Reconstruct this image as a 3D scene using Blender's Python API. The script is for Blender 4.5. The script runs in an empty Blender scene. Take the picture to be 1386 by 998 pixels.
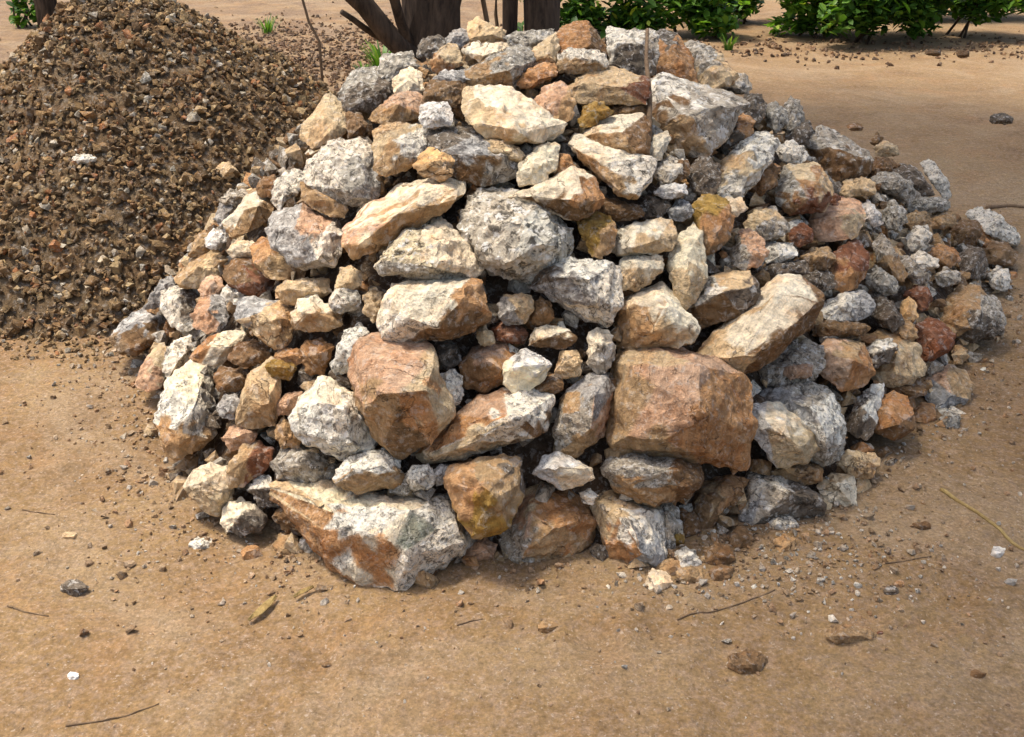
import bpy, bmesh, math, random
from mathutils import Vector, Matrix, noise

C = bpy.context.scene
R = math.radians
# ------------------------------------------------------------------ camera
PITCH = R(26); F = 1360.0; EYE = Vector((0, 0, 1.6))       # F: focal length in pixels of the 1386 px wide photograph
cam = bpy.data.objects.new('camera', bpy.data.cameras.new('camera'))
C.collection.objects.link(cam)
cam.location = EYE; cam.rotation_euler = (R(90) - PITCH, 0, 0)
cam.data.sensor_width = 36; cam.data.lens = 36 * F / 1386
cam.data.clip_end = 400; cam.data.clip_start = 0.05
C.camera = cam
# ------------------------------------------------------------------ light
TO_SUN = Vector((-0.28, 0.10, 0.93)).normalized()
ELEV = math.asin(TO_SUN.z); AZ = math.atan2(TO_SUN.x, TO_SUN.y)
w = bpy.data.worlds.new('World'); C.world = w; w.use_nodes = True
nt = w.node_tree
bg = nt.nodes['Background']; sky = nt.nodes.new('ShaderNodeTexSky')
sky.sky_type = 'NISHITA'; sky.sun_disc = False; sky.sun_elevation = ELEV; sky.sun_rotation = AZ
sky.dust_density = 5.0; sky.ozone_density = 0.5
nt.links.new(sky.outputs[0], bg.inputs[0]); bg.inputs[1].default_value = 0.15
sun = bpy.data.objects.new('sun', bpy.data.lights.new('sun', 'SUN'))
C.collection.objects.link(sun)
sun.data.energy = 2.0; sun.data.angle = R(9); sun.data.color = (1.0, 0.95, 0.86)
sun.rotation_euler = TO_SUN.to_track_quat('Z', 'Y').to_euler()
C.view_settings.view_transform = 'Standard'; C.view_settings.look = 'None'
C.view_settings.exposure = 0.84; C.view_settings.gamma = 1.0
C.view_settings.use_curve_mapping = False
C.render.engine = 'CYCLES'
C.cycles.use_denoising = True
C.cycles.max_bounces = 6; C.cycles.diffuse_bounces = 2; C.cycles.glossy_bounces = 1
C.cycles.transmission_bounces = 2; C.cycles.transparent_max_bounces = 4

# ------------------------------------------------------------------ helpers
def ray(u, v):
    x = (u - 693) / F; y = -(v - 499) / F
    return Vector((x, math.cos(PITCH) + y * math.sin(PITCH), -math.sin(PITCH) + y * math.cos(PITCH)))

def pix(p):
    d = p - EYE
    z = d.y * math.cos(PITCH) - d.z * math.sin(PITCH)
    y = d.y * math.sin(PITCH) + d.z * math.cos(PITCH)
    return 693 + F * d.x / z, 499 - F * y / z

def on_ground(u, v, z=0.0):
    d = ray(u, v); return EYE + d * ((z - EYE.z) / d.z)

_r = random.Random(5)
DENTS = []
for _ in range(46):
    y_ = _r.uniform(1.5, 4.6); DENTS.append((_r.uniform(-.6, .6) * (y_ * 1.15 + .3), y_, _r.uniform(0, 3.14), _r.uniform(.06, .15), _r.uniform(.035, .06), _r.uniform(.006, .014)))
def ground_z(x, y):
    return ground_base(x, y) + (scuffs(x, y) if abs(x) < 3.6 and 1.2 < y < 5 else 0)

def scuffs(x, y):
    s = 0.0
    for cx, cy, a, rx, ry, dp in DENTS:
        dx, dy = x - cx, y - cy
        if dx * dx + dy * dy > .12: continue
        u = (dx * math.cos(a) + dy * math.sin(a)) / rx; v = (-dx * math.sin(a) + dy * math.cos(a)) / ry
        q = u * u + v * v
        s += dp * (-math.exp(-q * 1.2) + .55 * math.exp(-(math.sqrt(q) - 1.5) ** 2 * 4))
    return s

def ground_base(x, y):
    a = 0.020 * noise.noise(Vector((x * .45, y * .45, 3.1))) + 0.013 * noise.noise(Vector((x * 2.1, y * 2.1, 9.0)))
    b = 0.0085 * noise.fractal(Vector((x * 7, y * 7, 1.0)), 1.0, 2.0, 3)
    return a + b - 0.012

def tag(o, label=None, cat=None, group=None, kind=None):
    if label: o['label'] = label
    if cat: o['category'] = cat
    if group: o['group'] = group
    if kind: o['kind'] = kind
    return o

def link(name, me, mat=None, parent=None, loc=None):
    o = bpy.data.objects.new(name, me); C.collection.objects.link(o)
    if mat is not None and me is not None: me.materials.append(mat)
    if parent: o.parent = parent
    if loc is not None: o.location = loc
    return o

def empty(name, loc):
    return link(name, None, loc=loc)

def mesh(name, verts, faces):
    me = bpy.data.meshes.new(name); me.from_pydata(verts, [], faces); me.update(); return me

def tube(path, radii, n=8, seed=0, rough=0.0):
    vs, fs = [], []
    for i, p in enumerate(path):
        p = Vector(p)
        a = Vector(path[max(i - 1, 0)]); b = Vector(path[min(i + 1, len(path) - 1)])
        q = (b - a).to_track_quat('Z', 'Y')
        for k in range(n):
            t = 2 * math.pi * k / n
            r = radii[i] * (1 + rough * noise.noise(Vector((math.cos(t) * 2, math.sin(t) * 2, i * .6 + seed * 7))))
            vs.append(p + q @ Vector((math.cos(t) * r, math.sin(t) * r, 0)))
    for i in range(len(path) - 1):
        for k in range(n):
            k2 = (k + 1) % n
            fs.append((i * n + k, i * n + k2, (i + 1) * n + k2, (i + 1) * n + k))
    fs.append(tuple(range(n - 1, -1, -1))); m = (len(path) - 1) * n
    fs.append(tuple(range(m, m + n)))
    return vs, fs

def smooth(me, ang=None):
    me.polygons.foreach_set('use_smooth', [True] * len(me.polygons))
    if ang is not None: me.set_sharp_from_angle(angle=R(ang))

def set_col(me, cols_per_face):
    at = me.color_attributes.new('stone', 'FLOAT_COLOR', 'CORNER')
    buf = [0.0] * (4 * len(me.loops))
    for p, c in zip(me.polygons, cols_per_face):
        for n_, li in enumerate(p.loop_indices): buf[4 * li:4 * li + 4] = c[n_] if isinstance(c, list) else c
    at.data.foreach_set('color', buf)

# ------------------------------------------------------------------ materials
def mat_new(name):
    m = bpy.data.materials.new(name); m.use_nodes = True
    t = m.node_tree; b = t.nodes['Principled BSDF']
    b.inputs['Specular IOR Level'].default_value = 0.25
    return m, t, b

class NB:                                                   # tiny node builder
    def __init__(s, t): s.t = t
    def n(s, kind, **kw):
        x = s.t.nodes.new(kind)
        for k, v in kw.items(): setattr(x, k, v)
        return x
    def l(s, a, b): s.t.links.new(a, b)
    def noise(s, vec, scale, detail=4, rough=.6, dist=0.0):
        x = s.n('ShaderNodeTexNoise'); x.inputs['Scale'].default_value = scale; x.inputs['Detail'].default_value = detail
        x.inputs['Roughness'].default_value = rough; x.inputs['Distortion'].default_value = dist
        s.l(vec, x.inputs['Vector']); return x.outputs['Fac']
    def ramp(s, fac, stops):
        x = s.n('ShaderNodeValToRGB'); e = x.color_ramp.elements
        while len(e) < len(stops): e.new(0.5)
        for el, (p, c) in zip(e, stops):
            el.position = p; el.color = (*c, 1) if len(c) == 3 else c
        s.l(fac, x.inputs[0]); return x.outputs[0]
    def mapr(s, v, a, b, c, d):
        x = s.n('ShaderNodeMapRange'); s.l(v, x.inputs[0])
        for i, k in enumerate((a, b, c, d)): x.inputs[i + 1].default_value = k
        return x.outputs[0]
    def math(s, op, a, b):
        x = s.n('ShaderNodeMath', operation=op)
        for i, k in enumerate((a, b)):
            if isinstance(k, (int, float)): x.inputs[i].default_value = k
            else: s.l(k, x.inputs[i])
        return x.outputs[0]
    def mix(s, fac, a, b, mode='MIX'):
        x = s.n('ShaderNodeMix', data_type='RGBA', blend_type=mode)
        for sock, k in ((x.inputs[0], fac), (x.inputs[6], a), (x.inputs[7], b)):
            if isinstance(k, (int, float)): sock.default_value = k
            elif isinstance(k, tuple): sock.default_value = (*k, 1)
            else: s.l(k, sock)
        return x.outputs[2]
    def bump(s, h, strength, dist, normal=None):
        x = s.n('ShaderNodeBump'); x.inputs['Strength'].default_value = strength; x.inputs['Distance'].default_value = dist
        s.l(h, x.inputs['Height'])
        if normal is not None: s.l(normal, x.inputs['Normal'])
        return x.outputs[0]

def stone_material():
    m, t, b = mat_new('stone'); k = NB(t)
    at = k.n('ShaderNodeVertexColor', layer_name='stone')
    tc = k.n('ShaderNodeTexCoord'); oi = k.n('ShaderNodeObjectInfo')
    off = k.n('ShaderNodeVectorMath', operation='ADD')
    sc = k.n('ShaderNodeVectorMath', operation='SCALE'); k.l(oi.outputs['Random'], sc.inputs['Scale'])
    sc.inputs[0].default_value = (37, 53, 71)
    gs = k.n('ShaderNodeVectorMath', operation='SCALE'); k.l(tc.outputs['Object'], gs.inputs[0])
    rn = k.n('ShaderNodeTexWhiteNoise', noise_dimensions='1D'); k.l(oi.outputs['Random'], rn.inputs['W'])
    k.l(k.mapr(rn.outputs['Value'], 0, 1, .6, 1.55), gs.inputs['Scale'])
    k.l(gs.outputs[0], off.inputs[0]); k.l(sc.outputs[0], off.inputs[1]); v = off.outputs[0]
    vr = k.n('ShaderNodeVectorRotate', rotation_type='EULER_XYZ'); k.l(v, vr.inputs['Vector'])
    rc = k.n('ShaderNodeVectorMath', operation='SCALE'); k.l(rn.outputs['Color'], rc.inputs[0]); rc.inputs['Scale'].default_value = 6.28
    k.l(rc.outputs[0], vr.inputs['Rotation'])
    bm_ = k.n('ShaderNodeMapping'); k.l(vr.outputs[0], bm_.inputs['Vector']); bm_.inputs['Scale'].default_value = (.35, .35, 2.2)
    bed = k.noise(bm_.outputs[0], 22, 5, .7, .8)                # bedding, its own direction in every stone
    cr = k.n('ShaderNodeTexVoronoi', feature='DISTANCE_TO_EDGE'); cr.inputs['Scale'].default_value = 7.0
    wp = k.n('ShaderNodeTexNoise'); wp.inputs['Scale'].default_value = 11; wp.inputs['Detail'].default_value = 5; k.l(v, wp.inputs['Vector'])
    wa = k.n('ShaderNodeMix', data_type='VECTOR'); wa.inputs[0].default_value = .22
    k.l(bm_.outputs[0], wa.inputs[4]); k.l(wp.outputs['Color'], wa.inputs[5]); k.l(wa.outputs[1], cr.inputs['Vector'])
    crack = k.math('MULTIPLY', k.mapr(cr.outputs['Distance'], 0, .022, 1, 0), k.mapr(k.noise(v, 6, 3, .6), .5, .6, 0, 1))
    col = at.outputs['Color']; spk = at.outputs['Alpha']
    big = k.noise(v, 9, 5, .6, .6); mid = k.noise(v, 34, 5, .65, .3); fine = k.noise(v, 150, 3, .7)
    # iron staining and pale dust in broad patches
    stain = k.math('MULTIPLY', k.mapr(big, .48, .72, 0, .6), k.mapr(spk, .1, .6, 1.0, .25))
    col = k.mix(stain, col, k.mix(1.0, col, (0.92, 0.62, 0.36), 'MULTIPLY'))
    pale = k.mapr(k.noise(v, 14, 5, .7, .8), .50, .72, 0, .5)
    col = k.mix(pale, col, k.mix(.32, col, (0.62, 0.50, 0.34)))
    # value breakup
    val = k.math('MULTIPLY', k.mapr(mid, .3, .7, .62, 1.28), k.mapr(fine, .25, .75, .76, 1.20))
    g = k.n('ShaderNodeCombineColor')
    for i in range(3): k.l(val, g.inputs[i])
    col = k.mix(1.0, col, g.outputs[0], 'MULTIPLY')
    col = k.mix(1.0, col, k.ramp(bed, [(.30, (.74, .72, .70)), (.5, (1, 1, 1)), (.68, (1.12, 1.11, 1.10))]), 'MULTIPLY')
    col = k.mix(k.math('MULTIPLY', crack, .75), col, k.mix(1.0, col, (.22, .19, .16), 'MULTIPLY'))
    # dark lichen flecks and pale crystals, only where the stone is speckled
    d1 = k.mapr(k.noise(v, 36, 5, .75, .7), .52, .575, 0, 1.0)
    d1 = k.math('MULTIPLY', d1, k.mapr(spk, 0, .8, .10, .88))
    col = k.mix(d1, col, k.mix(1.0, col, (0.16, 0.155, 0.15), 'MULTIPLY'))
    l1 = k.mapr(k.noise(v, 44, 4, .7, .4), .54, .61, 0, 1.0)
    l1 = k.math('MULTIPLY', l1, k.mapr(spk, 0, .8, .14, .80))
    col = k.mix(l1, col, (0.76, 0.71, 0.62))
    k.l(col, b.inputs['Base Color'])
    b.inputs['Roughness'].default_value = .88
    n0 = k.bump(k.math('SUBTRACT', bed, crack), .7, .014); n1 = k.bump(mid, .75, .018, n0); n2 = k.bump(fine, .6, .005, n1)
    k.l(n2, b.inputs['Normal'])
    return m

def ground_material():
    m, t, b = mat_new('sandy_earth'); k = NB(t)
    tc = k.n('ShaderNodeTexCoord'); v = tc.outputs['Object']
    a = k.noise(v, .55, 5, .6, .4); a2 = k.noise(v, 2.6, 6, .65, .5)
    s = k.math('ADD', k.math('MULTIPLY', a, .5), k.math('MULTIPLY', a2, .5))
    col = k.ramp(s, [(.33, (.155, .088, .037)), (.45, (.230, .138, .058)), (.55, (.275, .175, .077)), (.68, (.315, .225, .115))])
    # faint wheel and rake streaks running across
    mp = k.n('ShaderNodeMapping'); k.l(v, mp.inputs['Vector'])
    mp.inputs['Rotation'].default_value = (0, 0, R(-6)); mp.inputs['Scale'].default_value = (.5, 2.6, 1)
    st = k.noise(mp.outputs[0], 2.2, 7, .72, .9)
    sepv = k.n('ShaderNodeSeparateXYZ'); k.l(v, sepv.inputs[0])
    far = k.mapr(sepv.outputs['Y'], 2.6, 5.0, .12, .45)
    col = k.mix(far, col, k.mix(1.0, col, k.ramp(st, [(.34, (.55, .53, .51)), (.5, (.88, .87, .86)), (.64, (1.12, 1.10, 1.06))]), 'MULTIPLY'))
    # brown leaf-mould under the trees, pinkish and ochre grains everywhere
    mould = k.math('MULTIPLY', k.math('MULTIPLY', k.mapr(sepv.outputs['Y'], 7.5, 9.0, 0, 1), k.mapr(sepv.outputs['X'], .6, -.6, 0, 1)), k.mapr(k.noise(v, 1.6, 5, .75, .6), .40, .56, 0, .8))
    col = k.mix(mould, col, (.125, .078, .045))
    col = k.mix(k.mapr(k.noise(v, 42, 4, .75), .46, .62, 0, .7), col, (.30, .205, .132))
    col = k.mix(k.mapr(k.noise(v, 3.2, 4, .7, .9), .52, .66, 0, .45), col, (.31, .172, .076))
    gr = k.noise(v, 110, 4, .75); gr2 = k.noise(v, 34, 6, .75, .3)
    ds = k.mapr(k.noise(v, 1.3, 6, .7, 1.2), .47, .64, 0, .55)
    col = k.mix(ds, col, (.325, .235, .14))
    val = k.math('MULTIPLY', k.mapr(gr, .25, .75, .54, 1.46), k.mapr(gr2, .3, .7, .74, 1.22))
    g = k.n('ShaderNodeCombineColor')
    for i in range(3): k.l(val, g.inputs[i])
    col = k.mix(1.0, col, g.outputs[0], 'MULTIPLY')
    pg = k.mapr(k.noise(v, 95, 4, .7), .58, .70, 0, .55)
    col = k.mix(pg, col, (.56, .46, .36))
    dg = k.mapr(k.noise(v, 70, 4, .7), .60, .70, 0, .55)
    col = k.mix(dg, col, (.12, .075, .045))
    k.l(col, b.inputs['Base Color']); b.inputs['Roughness'].default_value = .95
    n1 = k.bump(gr2, .5, .02); n2 = k.bump(gr, .55, .006, n1); k.l(n2, b.inputs['Normal'])
    return m

def leaf_material(name, dark, light):
    m, t, b = mat_new(name); k = NB(t)
    at = k.n('ShaderNodeVertexColor', layer_name='stone')
    col = k.ramp(at.outputs['Alpha'], [(0, dark), (.5, tuple((a + b_) / 2 for a, b_ in zip(dark, light))), (.85, light), (1, (light[0] * 1.7, light[1] * 1.1, light[2] * 1.3))])
    k.l(col, b.inputs['Base Color']); b.inputs['Roughness'].default_value = .45
    tr = k.n('ShaderNodeBsdfTranslucent'); k.l(k.mix(1.0, col, (1.3, 1.5, .5), 'MULTIPLY'), tr.inputs[0])
    mx = k.n('ShaderNodeMixShader'); mx.inputs[0].default_value = .3
    k.l(b.outputs[0], mx.inputs[1]); k.l(tr.outputs[0], mx.inputs[2])
    k.l(mx.outputs[0], t.nodes['Material Output'].inputs[0])
    return m

def bark_material(name, c1, c2, sc=14):
    m, t, b = mat_new(name); k = NB(t)
    tc = k.n('ShaderNodeTexCoord'); mp = k.n('ShaderNodeMapping'); k.l(tc.outputs['Object'], mp.inputs['Vector'])
    mp.inputs['Scale'].default_value = (1, 1, .18)
    f = k.noise(mp.outputs[0], sc, 6, .7, .4)
    k.l(k.ramp(f, [(.35, c1), (.65, c2)]), b.inputs['Base Color']); b.inputs['Roughness'].default_value = .9
    k.l(k.bump(f, .8, .02), b.inputs['Normal'])
    return m

STONE = stone_material(); EARTH = ground_material()
LEAF = leaf_material('leaf_green', (.026, .075, .012), (.21, .40, .05))
LEAF_DARK = leaf_material('leaf_dark_green', (.016, .048, .010), (.14, .28, .04))
BARK = bark_material('bark', (.022, .015, .010), (.110, .074, .048))
STRAW = bark_material('dry_stalk', (.26, .17, .06), (.46, .33, .13), 30)
TWIG = bark_material('dry_twig', (.13, .082, .046), (.25, .165, .095), 30)

COL = dict(W=(.86, .72, .50, .10), C=(.63, .46, .26, .10), T=(.44, .285, .14, .10), B=(.225, .128, .056, .10),
           O=(.47, .25, .105, .08), R=(.21, .085, .040, .10), Y=(.34, .20, .045, .08), G=(.43, .37, .28, .64),
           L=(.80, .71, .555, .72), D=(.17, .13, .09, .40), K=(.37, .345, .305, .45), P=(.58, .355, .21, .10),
           Q=(.82, .77, .68, .34), A=(.66, .40, .17, .0), M=(.70, .58, .37, .95), S=(.50, .44, .335, 1.0),
           H=(.24, .24, .175, .15))
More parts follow.
